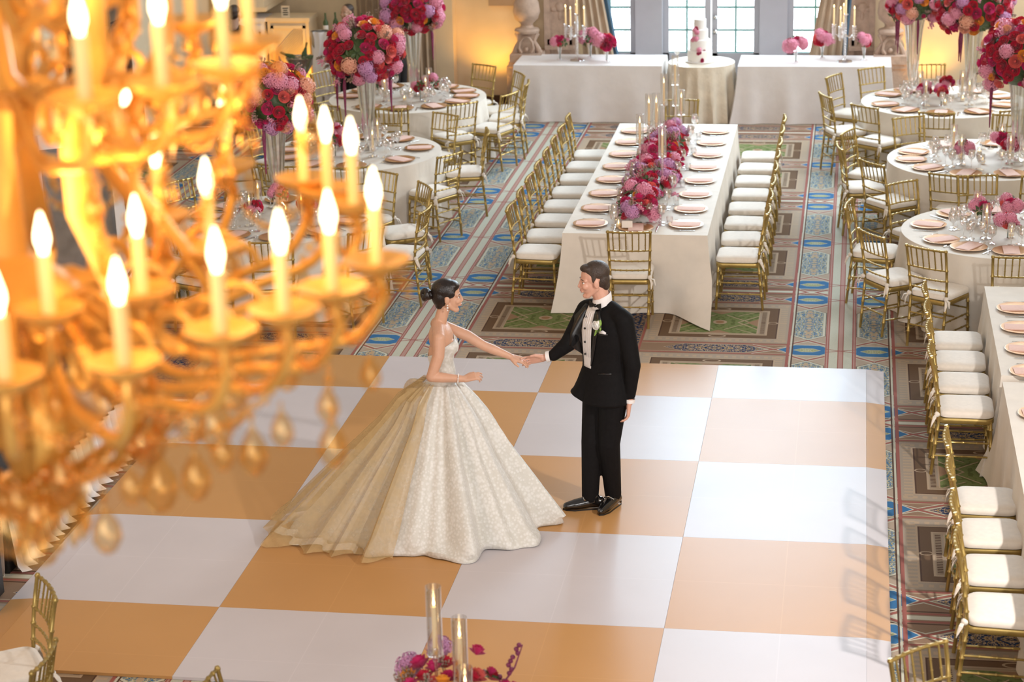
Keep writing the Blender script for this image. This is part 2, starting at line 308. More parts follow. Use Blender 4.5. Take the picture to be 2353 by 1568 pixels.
    # centre strip between the paired modules
    lay(u.gt(1.775), (0.30, 0.20, 0.13)); lay(u.gt(1.81)*orn3.gt(0.5), NAVY); lay(u.near(1.79, 0.01), RED)
    # pile variation
    n = nt.nodes.new('ShaderNodeMix'); n.data_type = 'RGBA'; n.blend_type = 'MULTIPLY'; n.inputs[0].default_value = 0.35
    nz = nt.nodes.new('ShaderNodeTexNoise'); nz.inputs['Scale'].default_value = 220; nt.links.new(tc.outputs['Object'], nz.inputs['Vector'])
    nt.links.new(cur[0], n.inputs[6]); nt.links.new(nz.outputs[0], n.inputs[7]); nt.links.new(n.outputs[2], b.inputs['Base Color'])
    return m
M['carpet'] = carpet_mat()
fl = MB().box(-7.5, 11.5, -13.5, 12.4, -0.15, 0).build('floor', M['carpet'], smooth=False); struct(fl)
# ------------------------------------------------------------------ dance floor: printed vinyl squares on a low deck with ramped edges
def vinyl(name, col):
    m = mat(name, col, 0.34, 0, 0.03, 1.3, spec=0.14); nt = m.node_tree; b = nt.nodes['Principled BSDF']
    tc = nt.nodes['Texture Coordinate']; sp = nt.nodes.new('ShaderNodeSeparateXYZ'); geo = nt.nodes.new('ShaderNodeNewGeometry'); nt.links.new(geo.outputs['Position'], sp.inputs[0])
    X.nt = nt; x, y = X(sp.outputs[0]), X(sp.outputs[1]); xx = (x-0.55); 
    seam = ((x-0.732).op('PINGPONG', 0.732)).lt(0.0035).op('MAXIMUM', ((y-0.732).op('PINGPONG', 0.732)).lt(0.0035))
    nz = nt.nodes.new('ShaderNodeTexNoise'); nz.inputs['Scale'].default_value = 5; nz.inputs['Detail'].default_value = 5; nt.links.new(geo.outputs['Position'], nz.inputs['Vector'])
    h = X(nz.outputs[0])*0.35 - seam*0.5
    lk = b.inputs['Base Color'].links[0].from_socket; mxn = nt.nodes.new('ShaderNodeMix'); mxn.data_type = 'RGBA'; sf = seam*0.10; nt.links.new(sf.k, mxn.inputs[0]); nt.links.new(lk, mxn.inputs[6]); mxn.inputs[7].default_value = (*[min(1, c*1.5+0.05) for c in col], 1); nt.links.new(mxn.outputs[2], b.inputs['Base Color'])
    bp = nt.nodes.new('ShaderNodeBump'); bp.inputs['Strength'].default_value = 0.25; bp.inputs['Distance'].default_value = 0.004; nt.links.new(h.k, bp.inputs['Height'])
    nt.links.new(bp.outputs[0], b.inputs['Normal'])
    return m
M['vwhite'] = vinyl('white_vinyl', (0.575, 0.525, 0.53)); M['vtan'] = vinyl('tan_vinyl', (0.53, 0.275, 0.10))
S = 1.464; ZF = 0.022
df = thing('dance_floor', 'low dance floor printed with white and tan checkered squares', 'dance floor', (1.464, -3.7, 0))
XS = [-1.268, 0, S, 2*S, 4.196]; YS = [-0.615, -S, -2*S, -3*S, -4*S, -6.852]
for i in range(4):
    for j in range(5):
        tan = ((i-1)+j) % 2 == 1; mm = M['vtan'] if tan else M['vwhite']
        x0, x1, y0, y1 = XS[i], XS[i+1], YS[j+1], YS[j]
        p = MB().box(x0+0.0008, x1-0.0008, y0+0.0008, y1-0.0008, 0.002, ZF).build('checker_square', mm, df, False); p.location = (-1.464, 3.7, 0); tag(p, ('tan' if tan else 'white')+' printed square')
        for side, xa, xb in ((0, XS[0], -1.445), (3, XS[4], 4.345)):
            if i == side:
                q = MB().add([(xa, y0, 0.002), (xb, y0, 0.002), (xb, y0, 0.004), (xa, y0, ZF), (xa, y1, 0.002), (xb, y1, 0.002), (xb, y1, 0.004), (xa, y1, ZF)], [(0,1,2,3), (7,6,5,4), (3,2,6,7), (0,4,5,1), (1,5,6,2), (0,3,7,4)]).build('ramp_edge', mm, df, False); q.location = (-1.464, 3.7, 0)
# ------------------------------------------------------------------ walls, doors and windows at the back
YW = 10.8
wb = thing('wall_back', None, None); del_keys = [k for k in wb.keys()]; struct(wb)
def wallpiece(x0, x1, z0, z1, m=None, y0=YW, y1=YW+0.4): return MB().box(x0, x1, y0, y1, z0, z1).build('wall_panel', m or M['plaster'], wb, False)
for a in ((-1.5, 0.30, 0, 3.05), (-1.5, 1.0, 3.05, 9), (3.86, 9.0, 0, 3.05), (4.9, 9.0, 3.05, 9), (1.0, 4.9, 8.7, 9), (0.30, 3.86, 2.75, 3.05)): wallpiece(*a)
for x0, x1 in ((1.03, 1.40), (2.735, 3.11)): MB().box(x0, x1, YW-0.06, YW+0.35, 0, 3.05).build('pier', M['frame'], wb, False)
MB().box(-1.5, 0.30, YW-0.03, YW, 0, 0.10).build('baseboard', M['darkwood'], wb, False)
# recess at the back left (service bar) and side walls
wl = struct(MB().box(-5.2, -5.0, -13, 12.4, 0, 9).build('wall_left', M['plaster'], smooth=False))
wr = struct(MB().box(9.0, 9.2, -13, 12.4, 0, 9).build('wall_right', M['plaster'], smooth=False))
w3 = struct(MB().box(-5.0, -1.5, 11.6, 11.8, 0, 9).build('wall_service', M['plaster'], smooth=False))
w4 = struct(MB().box(-1.75, -1.5, 10.55, 11.6, 0, 9).build('wall_return', M['plaster'], smooth=False))
def casement(name, x0, x1, z0, z1, cols, zr, knob=None, label=None):
    t = link(name, None); t.location = (0, 0, 0); struct(t)
    fr = 0.085
    g = MB(); g.box(x0, x0+fr, YW+0.05, YW+0.12, z0, z1); g.box(x1-fr, x1, YW+0.05, YW+0.12, z0, z1); g.box(x0, x1, YW+0.05, YW+0.12, z1-0.08, z1); g.box(x0, x1, YW+0.05, YW+0.12, z0, zr[0]); g.build('door_frame' if 'door' in name else 'window_frame', M['frame'], t, False)
    cw = (x1-x0-2*fr)/cols
    for k in range(1, cols): MB().box(x0+fr+k*cw-0.016, x0+fr+k*cw+0.016, YW+0.07, YW+0.10, zr[0], z1-0.08).build('muntin', M['muntin'], t, False)
    for zz in zr[:-1]: MB().box(x0+fr, x1-fr, YW+0.072, YW+0.098, zz-0.016, zz+0.016).build('muntin', M['muntin'], t, False)
    for k in range(cols):
        for a, c in zip(zr[:-1], zr[1:]): MB().box(x0+fr+k*cw+0.011, x0+fr+(k+1)*cw-0.011, YW+0.083, YW+0.087, a+0.011, c-0.011).build('pane', M['pane'], t, False)
    if knob:
        for zz, r in ((1.0, 0.035), (1.2, 0.03)): MB().ball((knob, YW+0.02, zz), r, 12, 8).build('door_knob', M['metal'], t)
zr = [0.70+0.315*k for k in range(7)]
casement('door_1', 1.40, 2.062, 0, 2.70, 2, zr); casement('door_2', 2.072, 2.735, 0, 2.70, 2, zr, 2.118)
casement('window_1', 0.30, 1.03, 0.3, 2.70, 2, zr); casement('window_2', 3.11, 3.86, 0.3, 2.70, 2, zr)
zu = [3.15+1.1*k for k in range(6)]
for n, (a, c) in enumerate(((1.0, 2.3), (2.3, 3.6), (3.6, 4.9))): casement('window_%d' % (n+3), a, c, 3.05, 8.70, 2, zu)
# carved limestone piers flanking the windows
def carved(x, name, lab):
    t = thing(name, lab, 'column', (x, 10.45, 0)); 
    MB().box(-0.27, 0.27, -0.16, 0.3, 0, 0.60).build('pedestal', M['stone'], t, False)
    MB().box(-0.24, 0.24, -0.18, 0.3, 0.60, 0.66).box(-0.22, 0.22, -0.2, 0.3, 0.66, 0.77).build('plinth', M['stone'], t, False)
    g = MB()
    for s in (-1, 1):
        g.tube([(s*0.17, 0, 0.77), (s*0.15, -0.02, 0.84), (s*0.10, -0.03, 0.93), (s*0.12, -0.02, 1.0), (s*0.14, 0, 1.04)], [0.045, 0.035, 0.03, 0.035, 0.04], 8)
        g.tube([(s*0.06, -0.09, 0.78), (s*0.10, -0.09, 0.84), (s*0.085, -0.09, 0.93), (s*0.04, -0.09, 0.99), (0, -0.09, 1.0)], 0.02, 6)
    g.box(-0.11, 0.11, -0.05, 0.08, 0.77, 1.04); g.ball((0, -0.08, 0.83), 0.035, 8, 6); g.build('carved_base', M['stone'], t)
    MB().lathe([(0.10, 1.03), (0.165, 1.05), (0.175, 1.08), (0.16, 1.105), (0.10, 1.12)], 24, wave=lambda a, z: 1+0.03*sin(a*14)).build('fluted_collar', M['stone'], t)
    MB().lathe([(0.10, 1.12), (0.08, 1.15), (0.09, 1.18), (0.16, 1.24), (0.185, 1.34), (0.17, 1.46), (0.12, 1.56), (0.10, 1.62), (0.15, 1.68), (0.17, 1.85), (0.12, 2.0), (0.10, 3.4)], 28, wave=lambda a, z: 1+(0.05*sin(a*5+z*9)*sin(z*17) if z > 1.2 else 0)).build('carved_urn', M['stone'], t)
carved(-0.44, 'carved_pier', 'carved stone baluster column on a plinth at the left of the white buffet table'); carved(4.50, 'carved_pier', 'carved stone baluster column on a plinth at the right of the white buffet table')
for x0, x1, s in ((-0.19, 0.16, -1), (3.98, 4.25, 1)):
    t = link('trim_1' if s < 0 else 'trim_2', None); struct(t)
    MB().box(x0, x1, YW-0.10, YW, 0, 5).build('panel_back', M['stone'], t, False)
    g = MB(); g.box(x0-0.04, x0+0.04, YW-0.15, YW-0.10, 0, 5); g.box(x1-0.04, x1+0.04, YW-0.15, YW-0.10, 0, 5); g.box(x0, x1, YW-0.15, YW-0.10, 0.84, 0.92); g.box(x0-0.03, x1+0.03, YW-0.19, YW-0.1, 0.78, 0.84); g.build('panel_moulding', M['stone'], t, False)
    c = (x0+x1)/2; g = MB(); g.ball((c, YW-0.10, 1.36), 0.07, 10, 6, sc=(1, 0.4, 1)); g.ball((c-0.08, YW-0.10, 1.33), 0.05, 10, 6, sc=(1, 0.4, 0.8)); g.ball((c+0.08, YW-0.10, 1.33), 0.05, 10, 6, sc=(1, 0.4, 0.8)); g.ball((c, YW-0.10, 1.24), 0.04, 10, 6, sc=(0.7, 0.4, 1.6)); g.build('carved_shield', M['stone'], t)
for x0, x1 in ((-1.0, -0.68), ): MB().box(x0-0.02, x1+0.28, YW-0.06, YW, 1.37, 2.4).build('wall_plaque', mat('taupe_panel', (0.42, 0.30, 0.19), 0.7, 0, 0.04, 3), wb, False)
# tied-back drapes
def drape(name, lab, path_top, path_bot, z0, z1, mats, waves=5, amp=0.03, tie=None):
    t = thing(name, lab, 'curtain', (0, 0, 0)); P = []; n = waves*8
    for i in range(15):
        f = i/14; z = z0+(z1-z0)*f; row = []
        for k in range(n+1):
            g = k/n; a = V(path_bot[0]).lerp(V(path_bot[1]), g); c = V(path_top[0]).lerp(V(path_top[1]), g); p = a.lerp(c, f)
            row.append((p.x, p.y+amp*sin(2*pi*waves*g), z))
        P.append(row)
    MB().grid(P).build('drape_cloth', mats[0], t)
    if len(mats) > 1:
        Q = [[(x+0.02*(i/14)+0.06, y+0.05, z) for (x, y, z) in row[-10:]] for i, row in enumerate(P)]; MB().grid(Q).build('drape_lining', mats[1], t)
    return t
drape('window_drape', 'beige drape tied back beside the left garden window', [(0.20, 10.62, 0), (0.45, 10.66, 0)], [(0.34, 10.58, 0), (0.80, 10.62, 0)], 0.4, 2.3, (M['curtain'], M['curtain_blue']), 4)
drape('window_drape', 'beige drape tied back beside the right garden window', [(3.70, 10.66, 0), (3.95, 10.62, 0)], [(3.36, 10.62, 0), (3.84, 10.58, 0)], 0.4, 2.3, (M['curtain'], M['curtain_blue']), 4)
drape('long_drape', 'long beige drape hanging at the end of the service recess', [(-2.25, 10.5, 0), (-1.75, 10.55, 0)], [(-2.2, 10.5, 0), (-1.75, 10.55, 0)], 0.05, 4, (M['curtain'],), 5, 0.05)
drape('long_drape', 'long beige drape hanging behind the tall flowers of the back left table', [(-3.05, 11.2, 0), (-2.45, 11.2, 0)], [(-3.0, 11.2, 0), (-2.5, 11.2, 0)], 0.05, 4, (M['curtain'],), 6, 0.05)
# leaded mirrors on the left wall
def leaded(y0, y1, z0, z1, nm):
    t = link(nm, None); struct(t)
    MB().box(-5.0, -4.97, y0, y1, z0, z1).build('pane', M['mirror'], t, False)
    g = MB(); 
    for k in range(4): yy = y0+(y1-y0)*k/3; g.tube([(-4.95, yy, z0), (-4.95, yy, z1)], 0.03, 6)
    for zz in (z0, z0+0.75, z1): g.tube([(-4.95, y0, zz), (-4.95, y1, zz)], 0.022, 6)
    for k in range(3):
        c = y0+(y1-y0)*(k+0.5)/3; h = (y1-y0)/6; g.tube([(-4.95, c-h*cos(pi*i/8), z0+0.75+h*1.3*sin(pi*i/8)+0.35) for i in range(9)], 0.02, 6)
    g.build('leaded_frame', M['darkwood'], t); MB().box(-4.99, -4.86, y0-0.1, y1+0.1, z0-0.09, z0-0.02).box(-4.99, -4.88, y0-0.1, y1+0.1, z0-0.26, z0-0.1).build('window_sill', M['darkwood'], t, False)
    g = MB(); 
    for k in range(40): g.ball((-4.86, y0+(y1-y0)*k/39, z0-0.03), 0.014, 6, 4)
    b = g.build('gilt_beading', M['gold'], t); b['kind'] = 'stuff'
leaded(5.0, 7.0, 1.05, 3.4, 'window_6'); leaded(1.6, 3.6, 1.05, 3.4, 'window_7')
for i, (yy, xx) in enumerate(((10.36, -0.93), (10.36, 4.98), (10.1, -3.75))):
    t = thing('uplight', 'small dark uplight can on the floor below the amber lit wall ' + ('left of the buffet', 'right of the buffet', 'behind the bar')[i], 'uplight', (xx, yy-0.14, 0))
    MB().lathe([(0.085, 0.0), (0.085, 0.11), (0.075, 0.11), (0.07, 0.06), (0.0, 0.06)], 14).build('can', M['black'], t); MB().lathe([(0.06, 0.075), (0.05, 0.08), (0, 0.08)], 12).build('lens', emitmat('amber_lens', (1, 0.6, 0.15), 6), t)
# ------------------------------------------------------------------ gold ballroom chair (faces +y)
def ringed(p0, p1, r, rings, n=8, mid=None):
    pts = []; rad = []; steps = 60; P0, P1 = V(p0), V(p1)
    ks = sorted(set([0.0, 1.0] + [q for c in rings for q in (c-0.02, c-0.008, c+0.008, c+0.02)]) | ({0.2, 0.4, 0.6, 0.8} if mid else set()))
    for k in ks:
        if k < 0 or k > 1: continue
        p = P0.lerp(P1, k)
        if mid: p = p + V(mid)*(4*k*(1-k))
        pts.append(p); rad.append(r*(1.4 if any(abs(k-c) < 0.012 for c in rings) else 1.0))
    return pts, rad
def make_chair():
    t = thing('ballroom_chair', 'x', 'chair'); g = M['gold']
    for s in (-1, 1):
        pts, rad = ringed((s*0.17, -0.235, 0), (s*0.178, -0.19, 0.45), 0.0125, (0.3, 0.55, 0.8)); p2, r2 = ringed((s*0.178, -0.19, 0.45), (s*0.195, -0.265, 0.945), 0.0125, (0.2, 0.4, 0.6, 0.97), mid=(0, 0.012, 0))
        MB().tube(pts+p2[1:], rad+r2[1:], 8).build('back_post', g, t)
        pts, rad = ringed((s*0.188, 0.205, 0), (s*0.182, 0.185, 0.44), 0.0125, (0.3, 0.55, 0.85)); MB().tube(pts, rad, 8).build('front_leg', g, t)
        for z in (0.155, 0.265):
            pts, rad = ringed((s*0.178, -0.215, z), (s*0.186, 0.195, z), 0.0075, (0.25, 0.5, 0.75), 6); MB().tube(pts, rad, 6).build('stretcher', g, t)
    for z, y in ((0.20, 0.2), (0.31, 0.195), (0.20, -0.215), (0.31, -0.205)):
        pts, rad = ringed((-0.18, y, z), (0.18, y, z), 0.0075, (0.25, 0.5, 0.75), 6); MB().tube(pts, rad, 6).build('stretcher', g, t)
    def by(z): return -0.19-0.075*(z-0.45)/0.495+0.018*4*((z-0.45)/0.495)*(1-(z-0.45)/0.495)
    for z, nm in ((0.93, 'top_rail'), (0.745, 'back_rail'), (0.645, 'back_rail'), (0.555, 'back_rail')):
        hwid = 0.178+0.017*(z-0.45)/0.495; pts, rad = ringed((-hwid, by(z), z), (hwid, by(z), z), 0.0105 if nm == 'top_rail' else 0.008, (0.14, 0.28, 0.43, 0.57, 0.72, 0.86), 6, mid=(0, -0.022, 0)); MB().tube(pts, rad, 6).build(nm, g, t)
    for k in range(6):
        x = -0.15+0.06*k; c = -0.022*(1-(x/0.19)**2); pts, rad = ringed((x*0.97, by(0.745)+c, 0.745), (x, by(0.93)+c, 0.93), 0.0065, (0.3, 0.62), 6); MB().tube(pts, rad, 6).build('spindle', g, t)
    def slab(w, d, r, prof, yo):
        P = []
        for (k, z) in prof: P.append([(x*k*(1+0.06*(y/d)), y*k+yo, z) for x, y in rbox_pts(w, d, r)])
        m = MB().grid(P, closed=True); n = len(P[0]); m.f.append(tuple(range(n-1, -1, -1))); m.mi.append(0); m.f.append(tuple(range((len(P)-1)*n, len(P)*n))); m.mi.append(0); return m
    slab(0.40, 0.42, 0.06, [(0.96, 0.415), (1, 0.425), (1, 0.452), (0.97, 0.46)], 0.0).build('seat', g, t)
    slab(0.405, 0.41, 0.075, [(0.93, 0.460), (1.0, 0.468), (1.015, 0.485), (0.99, 0.503), (0.93, 0.514), (0.6, 0.521)], 0.005).build('cushion', M['cushion'], t)
    for s in (-1, 1):
        m = MB(); m.ball((s*0.185, -0.205, 0.485), 0.022, 8, 6); m.tube([(s*0.19, -0.215, 0.48), (s*0.205, -0.235, 0.44), (s*0.20, -0.25, 0.385)], [0.012, 0.014, 0.004], 5, flat=0.35); m.tube([(s*0.19, -0.215, 0.48), (s*0.225, -0.225, 0.47), (s*0.24, -0.245, 0.42)], [0.012, 0.015, 0.004], 5, flat=0.35); m.build('cushion_tie', M['cushion'], t)
    return t
CH = make_chair(); _first = [True]
def chair(x, y, rz, label, group):
    o = CH if _first[0] else copy_tree(CH); _first[0] = False
    o.location = (x, y, 0); o.rotation_euler = (0, 0, rz+random.uniform(-0.05, 0.05)); o['label'] = label; o['group'] = group
# ------------------------------------------------------------------ tableware prototypes, copied with their parts
PROTO = {}
def proto(key, fn): PROTO[key] = [fn(), True]
def put(key, loc, rz=0.0, label=None, group=None, cat=None, sc=1.0, tilt=None):
    p = PROTO[key]; o = p[0] if p[1] else copy_tree(p[0]); p[1] = False
    o.location = loc; o.rotation_euler = (tilt or 0, 0, rz); o.scale = (sc, sc, sc); tag(o, label, cat, group); return o
def one(name, mb, m, smooth=True): return lambda: mb.build(name, m, None, smooth)
proto('charger', one('charger_plate', MB().lathe([(0.0, 0.004), (0.10, 0.004), (0.105, 0.0), (0.11, 0.006), (0.165, 0.015), (0.168, 0.017), (0.162, 0.019), (0.108, 0.010), (0.0, 0.009)], 28), M['copper']))
nk = MB(); nk.grid([[(x*0.072, y*0.135, 0.019+0.006*(1-x*x)*(1-0.3*y*y)+dz) for x in (-1, -0.8, 0, 0.8, 1)] for y in (-1, -0.5, 0, 0.5, 1) for dz in (0,)]); nk.box(-0.071, 0.071, -0.134, 0.134, 0.010, 0.019)
proto('napkin', one('napkin', nk, M['napkin']))
proto('knife', one('table_knife', MB().tube([(0, -0.11, 0.004), (0, -0.01, 0.005), (0, 0.0, 0.004), (0, 0.09, 0.003), (0.004, 0.12, 0.002)], [0.005, 0.006, 0.008, 0.009, 0.003], 6, flat=0.4), M['steel']))
fk = MB().tube([(0, -0.10, 0.004), (0, 0.02, 0.004), (0, 0.045, 0.005)], [0.005, 0.004, 0.010], 6, flat=0.4)
for k in (-1, 0, 1): fk.tube([(k*0.007, 0.04, 0.005), (k*0.007, 0.10, 0.006)], [0.0025, 0.0015], 4)
proto('fork', one('table_fork', fk, M['steel']))
proto('goblet', one('water_goblet', MB().lathe([(0.036, 0.0), (0.034, 0.004), (0.006, 0.010), (0.005, 0.06), (0.012, 0.07), (0.036, 0.09), (0.043, 0.125), (0.040, 0.165), (0.038, 0.168), (0.040, 0.125), (0.033, 0.095), (0.0, 0.075)], 14, cap=False), M['crystal']))
proto('wine', one('wine_glass', MB().lathe([(0.036, 0.0), (0.034, 0.003), (0.005, 0.008), (0.004, 0.095), (0.012, 0.105), (0.034, 0.13), (0.038, 0.16), (0.031, 0.205), (0.030, 0.206), (0.036, 0.16), (0.031, 0.133), (0.0, 0.11)], 14, cap=False), M['crystal']))
proto('tumbler', one('votive_cup', MB().lathe([(0.026, 0.0), (0.030, 0.002), (0.034, 0.07), (0.032, 0.071), (0.028, 0.008), (0, 0.008)], 14, cap=False), M['glass']))
proto('card', one('menu_card', MB().add([(-0.05, -0.004, 0), (0.05, -0.004, 0), (0.05, 0.02, 0.06), (-0.05, 0.02, 0.06), (-0.05, 0.045, 0.0), (0.05, 0.045, 0.0)], [(0, 1, 2, 3), (3, 2, 5, 4)]), M['card'], False))
def make_hurricane(stem, cyl, name='hurricane_candle'):
    t = thing(name, 'x', 'candle holder')
    MB().lathe([(0.055, 0), (0.052, 0.008), (0.018, 0.016), (0.011, 0.05), (0.014, 0.08), (0.009, 0.1), (0.009, stem-0.05), (0.016, stem-0.03), (0.012, stem-0.015), (0.040, stem-0.004), (0.042, stem)], 14).build('stem', M['crystal'], t)
    MB().lathe([(0.0405, stem), (0.0405, stem+cyl), (0.0385, stem+cyl), (0.0385, stem+0.003)], 18, cap=False).build('glass_cylinder', M['glass'], t)
    MB().lathe([(0.013, stem+0.002), (0.0125, stem+cyl*0.70), (0.004, stem+cyl*0.705), (0.0, stem+cyl*0.71)], 10).build('taper_candle', M['wax'], t)
    f = MB().lathe([(0.0, stem+cyl*0.71), (0.006, stem+cyl*0.73), (0.0075, stem+cyl*0.755), (0.004, stem+cyl*0.81), (0.0, stem+cyl*0.85)], 8).build('flame', M['flame'], t)
    MB().lathe([(0.020, stem), (0.024, stem+0.025), (0.018, stem+0.04), (0.014, stem+0.03)], 10, cap=False).build('candle_cup', M['crystal'], t)
    return t
PROTO['votive'] = [None, True]
def make_votive():
    t = thing('votive_candle', 'x', 'candle'); MB().lathe([(0.026, 0.0), (0.030, 0.002), (0.034, 0.075), (0.032, 0.075), (0.028, 0.008), (0, 0.008)], 14, cap=False).build('glass_cup', M['glass'], t)
    MB().lathe([(0.026, 0.009), (0.026, 0.035), (0, 0.035)], 10).build('wax', M['wax'], t); MB().lathe([(0.0, 0.035), (0.006, 0.045), (0.003, 0.06), (0, 0.066)], 8).build('flame', M['flame'], t); return t
PROTO['votive'] = [make_votive(), True]
# ------------------------------------------------------------------ blossoms (unit radius, looking +z)
def rose_mesh(name, m, layers=((1.0, 6, 0.05, 0.62), (0.74, 5, 0.28, 0.40), (0.48, 4, 0.42, 0.22), (0.26, 3, 0.50, 0.06))):
    g = MB(); 
    for li, (rad, n, zt, lean) in enumerate(layers):
        for k in range(n):
            a0 = 2*pi*(k+0.5*li)/n; hwid = pi/n*1.25; P = []
            for i, f in enumerate((0, 0.5, 1.0)):
                row = []
                for j in (-1, -0.5, 0, 0.5, 1):
                    r = rad*(0.25+0.75*f**0.7)*(1-0.06*j*j); z = -0.45+(zt+0.45)*f + (0.10*(1-j*j) if i == 2 else 0) - (0.14*f*f if lean > 0.5 else 0); a = a0+j*hwid*(0.5+0.5*f); row.append((r*cos(a), r*sin(a), z))
                P.append(row)
            g.grid(P)
    g.ball((0, 0, 0.15), 0.22, 6, 4, sc=(1, 1, 1.4)); return g.mesh(name, m)
def cluster_mesh(name, m, n=44, rr=0.27, seed=3):
    rnd = random.Random(seed); g = MB()
    for k in range(n):
        z = 1-1.35*(k+0.5)/n; a = k*2.39996; s = math.sqrt(max(0, 1-z*z)); c = V((s*cos(a), s*sin(a), z))*rnd.uniform(0.85, 1.05); q = c.to_track_quat('Z', 'Y').to_matrix(); sp = rnd.uniform(0, 1.5)
        for j in range(4):
            t = sp+j*pi/2; d = V((cos(t), sin(t), 0)); e = V((-sin(t), cos(t), 0)); pts = [V((0, 0, 0.02)), d*rr*0.7+e*rr*0.45+V((0, 0, 0.06)), d*rr*1.15+V((0, 0, 0.0)), d*rr*0.7-e*rr*0.45+V((0, 0, 0.06))]
            g.add([c+q @ p for p in pts], [(0, 1, 2, 3)])
    g.ball((0, 0, 0), 0.80, 8, 6); return g.mesh(name, m, False)
def sprig_mesh(name, m, m2):
    rnd = random.Random(5); g = MB()
    for k in range(5):
        d = V((rnd.uniform(-.5, .5), rnd.uniform(-.5, .5), 1)).normalized()*rnd.uniform(1.0, 1.7); g.tube([(0, 0, -0.5), d*0.5, d], [0.03, 0.025, 0.015], 4)
        for j in range(9): p = d*rnd.uniform(0.45, 1.0)+V((rnd.uniform(-.16, .16), rnd.uniform(-.16, .16), rnd.uniform(-.1, .1))); g.ball(p, rnd.uniform(0.06, 0.12), 5, 3, m=1)
    return g.mesh(name, [m, m2], False)
def leaf_mesh(name, m):
    g = MB(); rnd = random.Random(9)
    for k in range(6):
        a = k*1.05; d = V((cos(a), sin(a), rnd.uniform(-0.1, 0.5))).normalized(); e = V((-sin(a), cos(a), 0)); L = rnd.uniform(0.9, 1.4)
        g.add([d*0.1, d*L*0.5+e*0.28+V((0, 0, .08)), d*L, d*L*0.5-e*0.28+V((0, 0, .08)), d*L*0.5-V((0, 0, .03))], [(0, 1, 4), (1, 2, 4), (2, 3, 4), (3, 0, 4)])
    return g.mesh(name, m, False)
FM = {k: rose_mesh('rose', M[k]) for k in ('red', 'magenta', 'coral', 'orange', 'peach')}
FC = {k: cluster_mesh('hydrangea', M[k], seed=i) for i, k in enumerate(('pink', 'lilac', 'peach'))}
SPR = sprig_mesh('berry_sprig', M['leaf'], M['sprig']); SPR2 = sprig_mesh('berry_sprig', M['plum'], M['pink']); LEAF = leaf_mesh('leaf_spray', M['leaf'])
BUD = rose_mesh('rose_bud', M['magenta'], ((0.75, 4, 0.5, 0.3), (0.4, 3, 0.7, 0.1)))
def blossom(parent, loc, nrm, r, rnd, kinds):
    kd = rnd.choices(kinds[0], kinds[1])[0]
    if kd in FM: me, nm, s = FM[kd], 'rose', rnd.uniform(0.88, 1.15)
    elif kd == 'bud': me, nm, s = BUD, 'rose_bud', 0.6
    elif kd[0] == 'h': me, nm, s = FC[kd[1:]], 'hydrangea', rnd.uniform(1.1, 1.45)
    elif kd == 's': me, nm, s = SPR, 'berry_sprig', rnd.uniform(0.9, 1.4)
    elif kd == 's2': me, nm, s = SPR2, 'berry_sprig', rnd.uniform(0.9, 1.4)
    else: me, nm, s = LEAF, 'leaf_spray', 1.3
    o = link(nm, me, parent); o.location = loc; q = V(nrm).normalized().to_track_quat('Z', 'Y').to_euler(); o.rotation_euler = q; o.rotation_euler.rotate_axis('Z', rnd.uniform(0, 6.28)); o.scale = (r*s,)*3
KB = (['red', 'magenta', 'coral', 'orange', 'peach', 'hpink', 'hlilac', 'hpeach', 's', 's2', 'leaf', 'bud'], [34, 19, 6, 9, 3, 8, 4, 3, 8, 5, 7, 7])
KR = (['red', 'magenta', 'coral', 'orange', 'hpink', 'hlilac', 's', 's2', 'leaf', 'bud'], [28, 28, 8, 5, 5, 6, 11, 7, 7, 9])
KS = (['red', 'magenta', 'coral', 'hpink', 's2', 'leaf'], [8, 8, 3, 7, 2, 3])
def flower_ball(x, y, z, rx, rz_, label, n=140, seed=1, tassels=3):
    rnd = random.Random(seed); t = thing('flower_ball', label, 'flowers', (x, y, z), group=None)
    MB().ball((0, 0, 0), 1, 16, 10, sc=(rx*0.80, rx*0.80, rz_*0.78)).build('foliage_core', M['leaf'], t)
    for k in range(n):
        zz = 1-1.72*(k+0.5)/n; a = k*2.39996+rnd.uniform(-.15, .15); s = math.sqrt(max(0, 1-zz*zz)); d = V((s*cos(a), s*sin(a), zz)); kk = rnd.uniform(0.86, 1.04)
        blossom(t, (d.x*rx*kk, d.y*rx*kk, d.z*rz_*kk), (d.x/rx, d.y/rx, d.z/rz_+0.3), 0.066, rnd, KB)
    for k in range(tassels):
        a = rnd.uniform(0, 6.28); r = rx*rnd.uniform(0.6, 0.8); L = rnd.uniform(0.22, 0.38); MB().tube([(r*cos(a), r*sin(a), -rz_*0.6), (r*1.04*cos(a), r*1.04*sin(a), -rz_*0.9), (r*1.05*cos(a), r*1.05*sin(a), -rz_*0.9-L)], [0.012, 0.02, 0.006], 6).build('hanging_tassel', M['plum'], t)
    return t
def make_vase(h):
    t = thing('trumpet_vase', 'x', 'vase'); wv = lambda a, z: 1+(0.045*cos(a*14) if z > 0.10 else 0)
    MB().lathe([(0.10, 0), (0.10, 0.012), (0.055, 0.03), (0.035, 0.06), (0.04, 0.10)], 24).build('foot', M['vase'], t)
    MB().lathe([(0.045, 0.10), (0.06, 0.16), (0.075, h*0.45), (0.105, h*0.85), (0.125, h), (0.118, h), (0.10, h*0.85), (0.07, h*0.45), (0.05, 0.14)], 56, wave=wv, cap=False).build('fluted_bowl', M['vase'], t); return t
